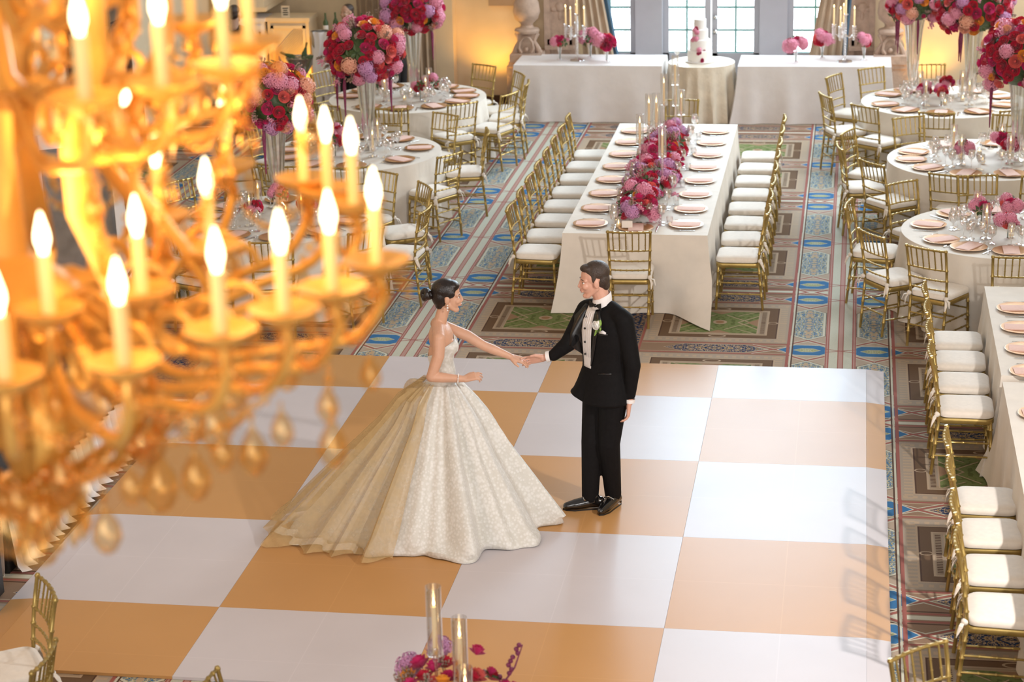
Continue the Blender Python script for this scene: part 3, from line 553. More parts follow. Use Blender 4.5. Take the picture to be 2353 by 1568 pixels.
def posy(x, y, z, label, group, seed, s=1.0, n=9):
    rnd = random.Random(seed); t = thing('bud_vase_posy', label, 'flowers', (x, y, z), group=group)
    MB().lathe([(0.03, 0), (0.032, 0.004), (0.012, 0.02), (0.014, 0.06), (0.026, 0.12), (0.024, 0.12), (0.012, 0.06)], 12, cap=False).build('bud_vase', M['glass'], t)
    MB().tube([(0, 0, 0.01), (0.003, 0, 0.14)], 0.006, 5).build('stems', M['leaf'], t)
    for k in range(n):
        zz = 1-1.4*(k+0.5)/n; a = k*2.4+rnd.uniform(-.3, .3); q = math.sqrt(max(0, 1-zz*zz)); d = V((q*cos(a), q*sin(a), zz)); blossom(t, (d.x*0.07*s, d.y*0.07*s, 0.17+d.z*0.06*s), d, 0.047*s, rnd, KS)
    return t
# ------------------------------------------------------------------ table cloths
def round_cloth(x, y, r, label, seed, m, z=0.76):
    rnd = random.Random(seed); ph = rnd.uniform(0, 6); n = 120; P = []
    for i, f in enumerate((0, 0.012, 0.05, 0.15, 0.35, 0.6, 0.85, 1.0)):
        row = []
        for k in range(n):
            a = 2*pi*k/n; fold = (0.5+0.5*sin(a*17+ph+0.6*sin(a*3)))**1.5; rr = r+0.012+f*(0.02+0.085*fold)+0.012*f*sin(a*5+ph); row.append((rr*cos(a), rr*sin(a), z*(1-f)+0.004))
        P.append(row)
    g = MB().grid(P, closed=True); n0 = len(g.v); g.v.append((0, 0, z+0.004)); g.f += [(n0, k, (k+1) % n) for k in range(n)]; g.mi += [0]*n
    o = g.build('tablecloth', m); o.location = (x, y, 0); return tag(o, label, 'tablecloth', 'round tablecloths')
def round_table(x, y, r, label):
    t = thing('round_table', label, 'table', (x, y, 0)); MB().lathe([(0, 0.735), (r-0.02, 0.735), (r, 0.74), (r, 0.755), (r-0.01, 0.758), (0, 0.758)], 48).build('tabletop', M['darkwood'], t)
    for k in range(4): a = pi/4+k*pi/2; MB().tube([(r*0.6*cos(a), r*0.6*sin(a), 0), (r*0.6*cos(a), r*0.6*sin(a), 0.735)], 0.02, 8).build('leg', M['metal'], t)
def rect_cloth(x0, x1, y0, y1, label, seed, m, z=0.76, pool=None, group=None):
    rnd = random.Random(seed); ph = rnd.uniform(0, 6); per = []; r = 0.02; cx, cy_ = (x0+x1)/2, (y0+y1)/2; W, D = x1-x0, y1-y0
    def edge(a, c, n): return [(a[0]+(c[0]-a[0])*k/n, a[1]+(c[1]-a[1])*k/n) for k in range(n)]
    nx, ny = max(16, int(W*26)), max(16, int(D*26)); C = [(x0, y0), (x1, y0), (x1, y1), (x0, y1)]
    per = edge(C[0], C[1], nx)+edge(C[1], C[2], ny)+edge(C[2], C[3], nx)+edge(C[3], C[0], ny); n = len(per); P = []
    for f in (0, 0.01, 0.05, 0.15, 0.32, 0.55, 0.78, 0.93, 1.0):
        row = []
        for k, (px, py) in enumerate(per):
            dx, dy = (px-cx)/(W/2), (py-cy_)/(D/2); ox = (dx if abs(dx) > 0.999 else 0); oy = (dy if abs(dy) > 0.999 else 0)
            if not ox: ox = 0.9*math.copysign(max(0, (abs(dx)*W/2-(W/2-0.22))/0.22)**2, dx)
            if not oy: oy = 0.9*math.copysign(max(0, (abs(dy)*D/2-(D/2-0.22))/0.22)**2, dy)
            s = k*0.038; fold = (0.5+0.5*sin(s*11+ph+1.5*sin(s*2.1)))**2; corner = min(1, abs(ox*oy)); o = 0.008+f*(0.025+0.05*fold)+f*f*0.07*corner
            X_, Y_ = px+ox*o, py+oy*o; Z = z*(1-f)+0.005
            if pool:
                for (qx, qy, tx, ty, rad) in pool:
                    d = math.hypot(px-qx, py-qy)
                    if d < rad and f > 0.5: kf = (1-d/rad)**1.5*((f-0.5)/0.5)**1.6; X_ += tx*kf; Y_ += ty*kf; Z += 0.05*kf*(1-kf)
            row.append((X_, Y_, Z))
        P.append(row)
    g = MB().grid(P, closed=True); g.f.append(tuple(range(n))); g.mi.append(0)
    return tag(g.build('tablecloth', m), label, 'tablecloth', group)
def rect_table(x0, x1, y0, y1, label):
    t = thing('banquet_table', label, 'table', ((x0+x1)/2, (y0+y1)/2, 0)); a, b = (x1-x0)/2, (y1-y0)/2
    MB().box(-a, a, -b, b, 0.735, 0.757).build('tabletop', M['darkwood'], t, False)
    for sx in (-1, 1):
        for sy in (-1, 1): MB().tube([(sx*(a-0.15), sy*(b-0.2), 0), (sx*(a-0.15), sy*(b-0.2), 0.735)], 0.02, 8).build('leg', M['metal'], t)
HOURS = ('twelve', 'one', 'two', 'three', 'four', 'five', 'six', 'seven', 'eight', 'nine', 'ten', 'eleven')
ZT = 0.768
def setting(x, y, ang, where, seat, full=True):
    """one place setting; ang = direction from the diner to the table centre, seat = words for this seat"""
    c, s = cos(ang), sin(ang); P = lambda f, l: (x+c*f-s*l, y+s*f+c*l)
    put('charger', (x, y, ZT), random.uniform(0, 6), 'copper charger plate '+seat, 'charger plates on '+where, 'plate')
    put('napkin', (x, y, ZT), ang-pi/2+random.uniform(-.1, .1), 'blush folded napkin '+seat, 'napkins on '+where, 'napkin')
    put('knife', (*P(0, -0.20), ZT), ang-pi/2, 'silver knife '+seat, 'knives on '+where, 'knife')
    put('fork', (*P(0, 0.20), ZT), ang-pi/2, 'silver fork '+seat, 'forks on '+where, 'fork')
    put('goblet', (*P(0.24, -0.10), ZT), 0, 'crystal water goblet '+seat, 'water goblets on '+where, 'glass')
    put('wine', (*P(0.235, -0.005), ZT), 0, 'taller wine glass '+seat, 'wine glasses on '+where, 'glass')
    if full: put('wine', (*P(0.28, -0.07), ZT), 0, 'smaller wine glass '+seat, 'wine glasses on '+where, 'glass', sc=0.86)
# ------------------------------------------------------------------ the round tables
RT = [('back left', -1.47, 7.3, [60, 30, 5, -22, -52, -85, -118, 180, 150, 118], 21), ('middle left', -1.45, 4.25, [57, 14, -33, -78, -115, -150, 180, 150, 120, 88], 22), ('front left', -1.48, 1.3, [60, 30, -7, -43, -78, -112, -145, 180, 150, 105], 23),
      ('back right', 5.10, 7.3, [152, -160, -129, -95, -60, -20, 20, 55, 95, 125], 24), ('middle right', 5.38, 4.25, [160, -172, -140, -105, -70, -35, 0, 40, 75, 120], 25), ('front right', 5.48, 1.3, [169, -148, -122, -92, -55, -20, 20, 60, 98, 130], 26)]
HV = make_vase(0.86); vfirst = [True]
HUR = [make_hurricane(0.06, 0.26), True]
SPOTS = {'back left': (-1.40, 7.42, 0.37, 0.30), 'middle left': (-1.30, 4.40, 0.43, 0.36), 'front left': (-1.62, 1.75, 0.36, 0.36), 'back right': (5.42, 7.5, 0.44, 0.40), 'middle right': (5.75, 4.2, 0.42, 0.40)}
for name, tx, ty, angs, sd in RT:
    r = 0.97; where = 'the '+name+' round table'
    round_table(tx, ty, r, name+' round dining table hidden under its ivory cloth'); round_cloth(tx, ty, r, 'ivory floor-length cloth on '+where, sd, M['linen'])
    for a in angs:
        h = HOURS[int((90-a) % 360/30+0.5) % 12]; A = R(a); rr = 1.235
        chair(tx+rr*cos(A), ty+rr*sin(A), A+pi/2, 'gold chair with white cushion at %s o\'clock of the %s round table' % (h, name), 'chairs around the %s round table' % name)
        setting(tx+0.74*cos(A), ty+0.74*sin(A), A+pi, where, "at %s o'clock of the %s round table" % (h, name))
    rnd = random.Random(sd)
    for k in range(3):
        a = rnd.uniform(0, 2)+k*2.1; posy(tx+0.30*cos(a), ty+0.30*sin(a), ZT, ('first', 'second', 'third')[k]+' red and pink rose posy from the right side on '+where, 'posies on '+where, sd*10+k)
    for k in range(4):
        a = 0.9+k*1.57; o = HUR[0] if HUR[1] else copy_tree(HUR[0]); HUR[1] = False
        o.location = (tx+0.36*cos(a), ty+0.36*sin(a), ZT); tag(o, 'lit taper in a glass cylinder toward the %s of %s' % (('right rear', 'left rear', 'left front', 'right front')[k], where), 'candle', 'cylinder candles on '+where)
        put('votive', (tx+0.22*cos(a+0.7), ty+0.22*sin(a+0.7), ZT), 0, 'small lit votive candle near the %s of %s' % (('rear middle', 'left middle', 'front middle', 'right middle')[k], where), 'votives on '+where, 'candle')
    if name in SPOTS:
        fx, fy, fr, fz = SPOTS[name]
        o = HV if vfirst[0] else copy_tree(HV); vfirst[0] = False; o.location = (fx, fy, ZT); tag(o, 'tall fluted clear trumpet vase on '+where, 'vase')
        flower_ball(fx, fy, ZT+0.86+fz*0.62, fr, fz, 'large ball of red, pink and orange roses above '+where, 150, sd)
o = copy_tree(HV); o.location = (4.74, 8.05, ZT); o['label'] = 'slim clear trumpet vase at the rear edge of the back right round table'
flower_ball(4.74, 8.05, ZT+1.08, 0.33, 0.30, 'smaller rose ball left of the big one above the back right round table', 90, 77)
# ------------------------------------------------------------------ centre long table
rect_table(1.36, 2.71, 0.96, 5.87, 'long centre dining table under an ivory satin cloth')
rect_cloth(1.36, 2.71, 0.96, 5.87, 'ivory satin cloth pooling on the carpet from the long centre table', 31, M['linen'], pool=[(2.71, 0.96, -0.06, -0.42, 0.36)])
ORD = ('first', 'second', 'third', 'fourth', 'fifth', 'sixth', 'seventh', 'eighth')
for k in range(8):
    y = 1.27+0.592*k
    chair(1.07, y, -pi/2, '%s gold chair from the dance floor, left side of the long centre table' % ORD[k], 'chairs of the long centre table')
    chair(3.0, y+0.02, pi/2, '%s gold chair from the dance floor, right side of the long centre table' % ORD[k], 'chairs of the long centre table')
    setting(1.58, y, 0, 'the long centre table', 'at %s seat from the dance floor, left side of long table' % ORD[k], False); setting(2.49, y+0.02, pi, 'the long centre table', 'at %s seat from the dance floor, right side of long table' % ORD[k], False)
chair(2.03, 0.67, 0, 'gold chair at the near head of the long centre table behind the groom', 'chairs of the long centre table'); chair(2.03, 6.17, pi, 'gold chair at the far head of the long centre table', 'chairs of the long centre table')
setting(2.03, 1.13, pi/2, 'the long centre table', 'at the near head of the long centre table', False)
put('card', (1.95, 1.10, ZT+0.02), 0.1, 'folded cream place card at the near head of the long centre table', None, 'card')
rn = thing('flower_runner', 'long low runner of red and magenta roses down the long centre table', 'flowers', (2.03, 3.3, ZT)); rr = random.Random(5)
MB().ball((0, 0, 0.09), 1, 12, 8, sc=(0.17, 1.95, 0.085)).build('foliage_core', M['leaf'], rn)
for k in range(285):
    yy = rr.uniform(-2.05, 1.95); t = rr.uniform(-1, 1); wd = 0.27*math.sqrt(max(0.05, 1-(yy/2.2)**2))*(1.15 if yy < -1.2 else 0.9); x = t*wd; hgt = (0.20+0.06*sin(yy*3))*math.sqrt(max(0.05, 1-t*t))*(1-0.35*(abs(yy)/2.05)**4)
    blossom(rn, (x, yy, hgt*rr.uniform(0.75, 1.1)+0.02), (x*2.5, rr.uniform(-.5, .1), 0.6), 0.058, rr, KR)
for i, (x, y, zt, zb) in enumerate(((1.89, 2.9, 1.50, 1.20), (1.915, 3.6, 1.57, 1.24), (1.955, 4.0, 1.50, 1.14), (2.0, 4.4, 1.63, 1.295), (2.07, 5.0, 1.72, 1.394), (2.155, 4.8, 1.375, 1.10), (2.165, 2.4, 1.486, 1.178), (2.05, 5.3, 1.45, 1.1), (1.88, 4.9, 1.2, 0.9))):
    t = make_hurricane(zb-ZT, zt-zb); t.location = (x, y, ZT); tag(t, '%s lit cylinder candle from the dance floor on a crystal stem, long centre table' % ('second', 'third', 'fourth', 'fifth', 'eighth', 'sixth', 'nearest', 'ninth', 'seventh')[i], 'candle', 'stemmed candles on the long centre table')
for k in range(12): put('tumbler', (2.03+(-1)**k*0.30, 1.35+k*0.37, ZT), 0, 'small clear votive cup, %s from the dance floor on the %s of the flower runner' % (ORD[k//2], ('right', 'left')[k % 2]), 'votive cups on the long centre table', 'cup')
put('votive', (1.86, 1.18, ZT), 0, 'lit votive at the near end of the flower runner', None, 'candle')
# ------------------------------------------------------------------ right long tables beside the dance floor
for i, (y0, y1, lab) in enumerate(((-2.86, -0.54, 'far'), (-7.4, -3.02, 'near'))):
    rect_table(5.17, 6.5, y0, y1, lab+' long table on the right of the dance floor, under ivory cloth'); rect_cloth(5.17, 6.5, y0, y1, 'ivory cloth on the %s long table right of the dance floor' % lab, 41+i, M['linen'], group='right side cloths', pool=[(5.17, y1, -0.06, 0.05, 0.3)])
for k, y in enumerate((-1.20, -1.72, -2.26, -2.80, -4.66, -5.21, -5.79, -6.36)):
    chair(4.91+(0.05 if k > 3 else 0), y, -pi/2, '%s gold chair from the back along the right edge of the dance floor' % ORD[k], 'chairs along the right edge of the dance floor'); setting(5.39, y, 0, 'the long tables right of the dance floor', "at %s chair from the back along the floor's right edge" % ORD[k], False)
setting(5.39, -3.72, 0, 'the long tables right of the dance floor', "at the chairless gap along the floor's right edge", False)
# ------------------------------------------------------------------ tables that only reach into the bottom of the picture
round_table(-1.62, -8.50, 0.97, 'round table at the near left corner of the hall'); round_cloth(-1.62, -8.50, 0.97, 'ivory cloth of the near left corner round table', 51, M['linen'])
chair(-1.62+1.235*cos(R(38)), -8.50+1.235*sin(R(38)), R(38+90), 'gold chair with its back to the dance floor at the near left corner', 'chairs of the near tables'); chair(-1.62+1.235*cos(R(3)), -8.50+1.235*sin(R(3)), R(93), 'gold chair cut by the left bottom corner of the picture', 'chairs of the near tables')
round_table(5.42, -8.98, 0.97, 'round table at the near right corner of the hall'); round_cloth(5.42, -8.98, 0.97, 'ivory cloth of the near right corner round table', 52, M['linen'])
chair(5.42+1.235*cos(R(131)), -8.98+1.235*sin(R(131)), R(131+90), 'gold chair showing only its back at the bottom right of the picture', 'chairs of the near tables')
rect_table(1.36, 2.71, -12.5, -8.40, 'long near table below the bottom edge of the picture'); rect_cloth(1.36, 2.71, -12.5, -8.40, 'ivory cloth of the near long table with tall candles', 53, M['linen'])
chair(1.10, -8.65, -pi/2, 'gold chair at the left end of the near long table', 'chairs of the near tables')
nr = thing('flower_runner', 'red and orange flower arrangement around the tall candles at the bottom of the picture', 'flowers', (2.10, -8.72, ZT)); rr = random.Random(15)
MB().ball((0, 0, 0.09), 1, 12, 8, sc=(0.17, 0.35, 0.085)).build('foliage_core', M['leaf'], nr)
for k in range(46):
    yy = rr.uniform(-0.4, 0.3); t = rr.uniform(-1, 1); blossom(nr, (t*0.30, yy+0.08, 0.04+(0.24+0.05*sin(k))*math.sqrt(max(0.05, 1-t*t))*rr.uniform(0.8, 1.1)), (t*0.6, 0.3, 0.6), 0.055, rr, KR)
g = MB().tube([(0.20, 0.25, 0.1), (0.30, 0.30, 0.24), (0.34, 0.32, 0.36)], [0.006, 0.005, 0.003], 5)
for k in range(10): g.ball((0.24+0.011*k+rr.uniform(-.03, .03), 0.28+0.004*k, 0.17+0.021*k), 0.014, 6, 4)
g.build('flowering_branch', M['plum'], nr)
for (x, y, zt, zb, lab) in ((2.02, -8.55, 1.50, 1.125, 'tallest'), (2.16, -8.62, 1.37, 1.0, 'middle'), (2.20, -8.72, 1.15, 0.86, 'lowest')):
    t = make_hurricane(zb-ZT, zt-zb); t.location = (x, y, ZT); tag(t, lab+' of the lit cylinder candles at the bottom of the picture', 'candle', 'near cylinder candles')
# ------------------------------------------------------------------ white buffet tables and the cake under the windows
for i, (x0, x1, lab) in enumerate(((-0.48, 1.50, 'left'), (2.52, 4.50, 'right'))):
    rect_table(x0, x1, 9.52, 10.34, lab+' buffet table under the garden windows'); rect_cloth(x0, x1, 9.52, 10.34, 'plain white cloth on the %s buffet table under the windows' % lab, 61+i, M['linen_white'])
round_table(2.01, 9.84, 0.43, 'small round cake table between the white buffet tables')
o = round_cloth(2.01, 9.84, 0.43, 'champagne crinkled satin cloth on the cake table', 63, M['champagne']); del o['group']
ck = thing('wedding_cake', 'four tier white wedding cake with pink flowers', 'cake', (1.985, 9.86, ZT))
MB().lathe([(0.20, 0), (0.20, 0.012), (0, 0.012)], 28).build('cake_board', M['china'], ck)
for z, r, h in ((0.012, 0.165, 0.145), (0.157, 0.137, 0.145), (0.302, 0.108, 0.135), (0.437, 0.083, 0.135)): MB().lathe([(r, z), (r*1.01, z+h*0.5), (r, z+h-0.008), (r-0.01, z+h), (0, z+h)], 32).build('cake_tier', M['fondant'], ck)
rc = random.Random(4)
for (x, z, n, r) in ((0.01, 0.155, 3, 0.160), (-0.07, 0.30, 2, 0.12), (-0.03, 0.43, 4, 0.10), (0.06, 0.03, 2, 0.17), (0.08, 0.17, 1, 0.12)):
    for k in range(n): xx = x+rc.uniform(-.035, .035); blossom(ck, (xx, -math.sqrt(max(0.001, r*r-xx*xx))-0.01, z+rc.uniform(-.03, .03)), (xx, -1, 0.2), 0.026, rc, (['magenta', 'hpink'], [3, 2]))
def candelabra(x, y, lab):
    t = thing('crystal_candelabra', lab, 'candelabra', (x, y, ZT))
    MB().lathe([(0.10, 0), (0.095, 0.012), (0.04, 0.025), (0.018, 0.04), (0.02, 0.06)], 16).build('base', M['crystal'], t)
    g = MB()
    for k in range(13): g.ball((0, 0, 0.075+0.036*k), 0.021, 8, 6)
    g.build('bead_stem', M['crystal'], t)
    for k in range(5):
        a = 0.5+k*2*pi/5; c, s = cos(a), sin(a); R1 = 0.155 if k else 0.0; zt = 0.46 if k else 0.60; P = [(0, 0, 0.36), (R1*0.5*c, R1*0.5*s, 0.33), (R1*c, R1*s, 0.38), (R1*c, R1*s, zt)] if k else [(0, 0, 0.5), (0, 0, 0.6)]
        arm = MB().tube(P, 0.012, 6)
        for q in range(5): arm.ball((R1*c, R1*s, zt-0.03*q-0.02), 0.020, 7, 5)
        arm.lathe([(0.012, zt), (0.038, zt+0.03), (0.034, zt+0.03), (0.012, zt+0.006)], 10, c=(R1*c, R1*s, 0), cap=False)
        o = arm.build('candle_arm', M['crystal'], t)
        ca = MB().lathe([(0.0125, zt+0.01), (0.0115, zt+0.24), (0.003, zt+0.25)], 8, c=(R1*c, R1*s, 0)).build('taper_candle', M['wax'], t); MB().lathe([(0, zt+0.25), (0.008, zt+0.265), (0.004, zt+0.285), (0, zt+0.295)], 8, c=(R1*c, R1*s, 0)).build('flame', M['flame'], ca)
        if k:
            for q in range(3):
                d = MB()
                for j in range(4): d.ball((R1*c+0.03*cos(q*2.1), R1*s+0.03*sin(q*2.1), zt-0.0-0.034*j), 0.010, 6, 4)
                d.build('crystal_drop', M['crystal'], t)
candelabra(0.33, 9.88, 'crystal candelabra with tapers on the left buffet table'); candelabra(3.90, 9.88, 'crystal candelabra with tapers on the right buffet table')
for i, (x, y, s, nb, lab) in enumerate(((0.09, 9.9, 0.8, 7, 'dark red posy left of the left candelabra on the buffet'), (0.48, 10.1, 1.0, 10, 'pink and red posy right of the left candelabra on the buffet'), (0.74, 9.8, 1.1, 12, 'tall pink posy nearest the window on the left buffet table'), (3.26, 9.8, 1.0, 10, 'pink posy nearest the window on the right buffet table'), (3.60, 10.1, 1.0, 10, 'pink and red posy left of the right candelabra on the buffet'), (4.15, 10.0, 0.8, 6, 'red posy right of the right candelabra on the buffet'))):
    t = posy(x, y, ZT, lab, None, 300+i, s, nb); t.scale = (1.35, 1.35, 1.45)
put('wine', (1.70, 9.62, 0.02+ZT), 0, 'empty clear glass by the left edge of the cake table', None, 'glass', sc=1.0)
# ------------------------------------------------------------------ service corner at the back left
def cabinet(x0, x1, y0, y1, z1, lab, name, m, lattice=False):
    t = thing(name, lab, 'cabinet', ((x0+x1)/2, (y0+y1)/2, 0)); a, b = (x1-x0)/2, (y1-y0)/2
    MB().box(-a, a, -b, b, 0.0, z1).build('body', m, t, False); MB().box(-a-0.02, a+0.02, -b-0.03, b, z1, z1+0.05).build('top', m, t, False); MB().box(-a-0.015, a+0.015, -b-0.02, b, 0, 0.14).build('plinth', m, t, False)
    if lattice:
        d = MB(); d.box(-a+0.05, -a+0.09, -b-0.02, -b, 0.3, z1-0.06); d.box(a-0.09, a-0.05, -b-0.02, -b, 0.3, z1-0.06); d.box(-a+0.05, a-0.05, -b-0.02, -b, z1-0.10, z1-0.06); d.box(-a+0.05, a-0.05, -b-0.02, -b, 0.3, 0.34); door = d.build('door', m, t, False)
        g = MB(); h = z1-0.44; wd = 2*a-0.18; n = 13
        for k in range(-n, n+1):
            for s in (1, -1):
                p0, p1 = (-a+0.09+wd*k/n, 0.34), (-a+0.09+wd*k/n+s*h, z1-0.10)
                def clip(p, q):
                    lo, hi = 0.0, 1.0; dx = q[0]-p[0]
                    for e, sg in ((-a+0.09, 1), (a-0.09, -1)):
                        f0, f1 = sg*(p[0]-e), sg*(q[0]-e)
                        if f0 < 0 and f1 < 0: return None
                        if f0 < 0: lo = max(lo, f0/(f0-f1))
                        elif f1 < 0: hi = min(hi, f0/(f0-f1))
                    return None if lo >= hi else [(p[0]+dx*f, -b-0.01, p[1]+(q[1]-p[1])*f) for f in (lo, hi)]
                c = clip(p0, p1)
                if c: g.tube(c, 0.006, 4)
        g.build('lattice', M['plaster'], door, False)
    else:
        MB().box(-a+0.03, a-0.03, -b-0.015, -b, 0.2, z1-0.05).build('door', m, t, False); MB().box(a-0.07, a-0.045, -b-0.03, -b-0.015, z1*0.80, z1*0.88).build('latch', M['black'], t, False)
cabinet(-4.16, -3.56, 10.55, 11.0, 1.18, 'amber lit cabinet with a woven lattice door in the service corner', 'lattice_cabinet', M['plaster'], True)
cabinet(-4.62, -4.20, 10.5, 10.95, 1.18, 'plain pale grey cabinet beside the lattice cabinet', 'grey_cabinet', M['white'])
cabinet(-3.52, -2.9, 10.7, 11.2, 0.62, 'low cream cabinet right of the lattice cabinet', 'low_cabinet', M['plaster'])
hd = thing('range_hood', 'square cream wall hood over the service corner cabinets', 'hood', (-4.4, 10.9, 1.33)); MB().box(-0.35, 0.25, -0.45, 0.6, 0, 0.06).build('rim', M['plaster'], hd, False); MB().add([(-0.33, -0.43, 0.06), (0.23, -0.43, 0.06), (0.23, 0.58, 0.06), (-0.33, 0.58, 0.06), (-0.2, -0.2, 1.2), (0.15, -0.2, 1.2), (0.15, 0.5, 1.2), (-0.2, 0.5, 1.2)], [(0, 1, 5, 4), (1, 2, 6, 5), (2, 3, 7, 6), (3, 0, 4, 7), (4, 5, 6, 7)]).build('canopy', M['plaster'], hd, False)
sg = thing('paper_notice', 'small printed paper notice standing on the lattice cabinet', 'sign', (-3.90, 10.6, 1.23)); MB().box(-0.06, 0.06, -0.006, 0.0, 0, 0.16).build('sheet', M['paper'], sg, False)
g = MB(); 
for k, wd in enumerate((0.08, 0.06, 0.08, 0.07)): g.box(-wd/2, wd/2, -0.008, -0.006, 0.12-0.03*k, 0.135-0.03*k)
g.build('print', M['black'], sg, False)
# champagne tub on a martini-shaped stand, and a wine bucket on a stand with a white napkin
t = thing('champagne_stand', 'cone shaped champagne tub on a thin stand in front of the lattice cabinet', 'stand', (-3.48, 9.75, 0))
MB().lathe([(0.02, 0.50), (0.21, 0.80), (0.215, 0.82), (0.20, 0.82), (0.02, 0.53)], 24, cap=False).build('cone_tub', M['metal'], t); MB().lathe([(0.16, 0), (0.15, 0.015), (0.02, 0.03), (0.018, 0.52)], 16).build('pedestal', M['metal'], t)
g = MB(); 
for k in range(26): a = k*2.4; r = 0.18*math.sqrt((k+0.5)/26); g.ball((r*cos(a), r*sin(a), 0.80+0.02*sin(k*3)), 0.035, 6, 4)
o = g.build('crushed_ice', M['crystal'], t); o['kind'] = 'stuff'
for i, (dx, dy, tl) in enumerate(((0.03, 0.02, 0.25), (-0.08, 0.0, 1.2), (0.09, -0.04, 1.3))):
    b = thing('champagne_bottle', ('champagne bottle standing upright in the cone tub', 'champagne bottle lying at the left of the cone tub', 'champagne bottle lying at the right of the cone tub')[i], 'bottle', (-3.48+dx, 9.75+dy, 0.80)); b.rotation_euler = (0, tl*(1 if i != 1 else -1), 0)
    MB().lathe([(0.038, -0.10), (0.04, 0.06), (0.03, 0.10), (0.014, 0.16), (0.013, 0.22), (0.0, 0.22)], 12).build('bottle_body', M['leaf'], b); MB().lathe([(0.0155, 0.14), (0.0155, 0.225), (0, 0.228)], 10).build('foil', M['gold'], b)
t = thing('wine_bucket', 'polished steel wine bucket on a stand beside the rose ball', 'bucket', (-3.13, 9.5, 0)); MB().lathe([(0.085, 0.98), (0.12, 1.05), (0.125, 1.22), (0.13, 1.225), (0.115, 1.22), (0.11, 1.05)], 20, cap=False).build('bucket', M['metal'], t); MB().lathe([(0.14, 0), (0.13, 0.02), (0.02, 0.04), (0.02, 0.95), (0.07, 0.98)], 14).build('stand', M['metal'], t)
P = [[(-0.13+0.26*j/10+0.02*sin(i), -0.14-0.01*i+0.02*sin(j*1.3+i*.4), 1.24-0.095*i) for j in range(11)] for i in range(10)]
o = MB().grid(P).build('serving_cloth', M['linen_white']); o.location = (-3.05, 9.45, 0); tag(o, 'white napkin draped from the steel wine bucket', 'napkin')
t = thing('side_table', 'white clothed bar table with dark bottles at the back left', 'table', (-2.95, 10.35, 0)); MB().box(-0.45, 0.45, -0.3, 0.3, 0.0, 1.03).build('table_cloth', M['linen_white'], t, False)
for k in range(5): b = thing('wine_bottle', '%s dark wine bottle from the left on the white bar table' % ORD[k], 'bottle', (-3.25+0.13*k, 10.3+0.05*(k % 2), 1.03), group='bottles on the bar table'); MB().lathe([(0.036, 0), (0.037, 0.18), (0.014, 0.23), (0.013, 0.31), (0, 0.31)], 10).build('bottle_body', M['leaf'], b); MB().lathe([(0.0375, 0.06), (0.0375, 0.14)], 10, cap=False).build('bottle_label', M['card'], b)
# ------------------------------------------------------------------ band corner on the left
st = thing('stage_riser', 'low black stage with gathered white skirt at the left of the dance floor', 'stage', (-3.0, -4.3, 0)); MB().box(-1.2, 1.38, -1.15, 1.35, 0.0, 0.42).build('deck', M['black'], st, False)
def skirt(pts, name):
    P = []; L = len(pts)
    for i, f in enumerate((0, 0.15, 0.4, 0.7, 0.9, 1.0)):
        row = []
        for k, (x, y, nx, ny) in enumerate(pts):
            q = 0.5+0.5*sin(k*0.42+1.2*sin(k*0.083)); o = 0.01+0.03*q+f*(0.02+0.05*q)+(0.05*q if f == 1 else 0); row.append((x+nx*o, y+ny*o, 0.43*(1-f)+0.006+0.02*q*f))
        P.append(row)
    return MB().grid(P).build(name, M['linen_white'], st)
skirt([(1.38, -1.15+2.5*k/300, 1, 0) for k in range(301)], 'gathered_skirt'); skirt([(-1.2+2.58*k/300, -1.15, 0, -1) for k in range(301)], 'gathered_skirt')
t = thing('floor_cabinet', 'tall narrow black box at the left edge of the picture', 'cabinet', (-1.66, -5.93, 0)); MB().box(-0.2, 0.14, -0.22, 0.15, 0.02, 0.62).build('body', M['black'], t, False); MB().box(-0.18, 0.12, -0.225, -0.215, 0.08, 0.58).build('grille', M['metal'], t, False)
def pa(x, y, rz, lab, h=1.75):
    t = thing('pa_speaker', lab, 'speaker', (x, y, 0), rz); MB().tube([(0, 0, 0.25), (0, 0, h)], 0.018, 10).build('pole', M['black'], t)
    for k in range(3): a = k*2*pi/3+0.5; MB().tube([(0, 0, 0.62), (0.42*cos(a), 0.42*sin(a), 0.02)], 0.013, 8).build('leg', M['black'], t)
    MB().add([(-0.19, -0.17, h-0.1), (0.19, -0.17, h-0.1), (0.13, 0.2, h-0.1), (-0.13, 0.2, h-0.1), (-0.19, -0.17, h+0.5), (0.19, -0.17, h+0.5), (0.13, 0.2, h+0.5), (-0.13, 0.2, h+0.5)], [(0, 3, 2, 1), (4, 5, 6, 7), (0, 1, 5, 4), (1, 2, 6, 5), (2, 3, 7, 6), (3, 0, 4, 7)]).build('cabinet', M['black'], t, False); MB().lathe([(0.13, 0), (0.10, 0.012), (0.03, 0.02), (0, 0.02)], 20).build('woofer', M['metal'], t).location = (0, -0.175, h+0.1)
    t.children[-1].rotation_euler = (pi/2, 0, 0)
pa(-2.55, 0.0, 0.5, 'black speaker on a pole stand behind the chandelier'); 
for i, (x, y, z, w, d, h, lab) in enumerate(((-2.2, -3.3, 0.42, 0.55, 0.4, 0.55, 'black amplifier at the back of the stage'), (-2.9, -4.2, 0.42, 0.5, 0.5, 0.35, 'black wedge monitor in the middle of the stage'), (-2.0, -4.9, 0.42, 0.45, 0.35, 0.30, 'black floor monitor at the front of the stage'))):
    t = thing('stage_amplifier', lab, 'amplifier', (x, y, z)); MB().box(-w/2, w/2, -d/2, d/2, 0, h).build('body', M['black'], t, False); MB().box(-w/2+0.04, w/2-0.04, -d/2-0.01, -d/2, 0.05, h-0.12).build('grille', mat('speaker_cloth', (0.03, 0.028, 0.026), 0.9, 0, 0.3, 80), t, False); MB().tube([(-w/4, 0, h), (-w/4, 0, h+0.04), (w/4, 0, h+0.04), (w/4, 0, h)], 0.012, 6).build('handle', M['metal'], t)
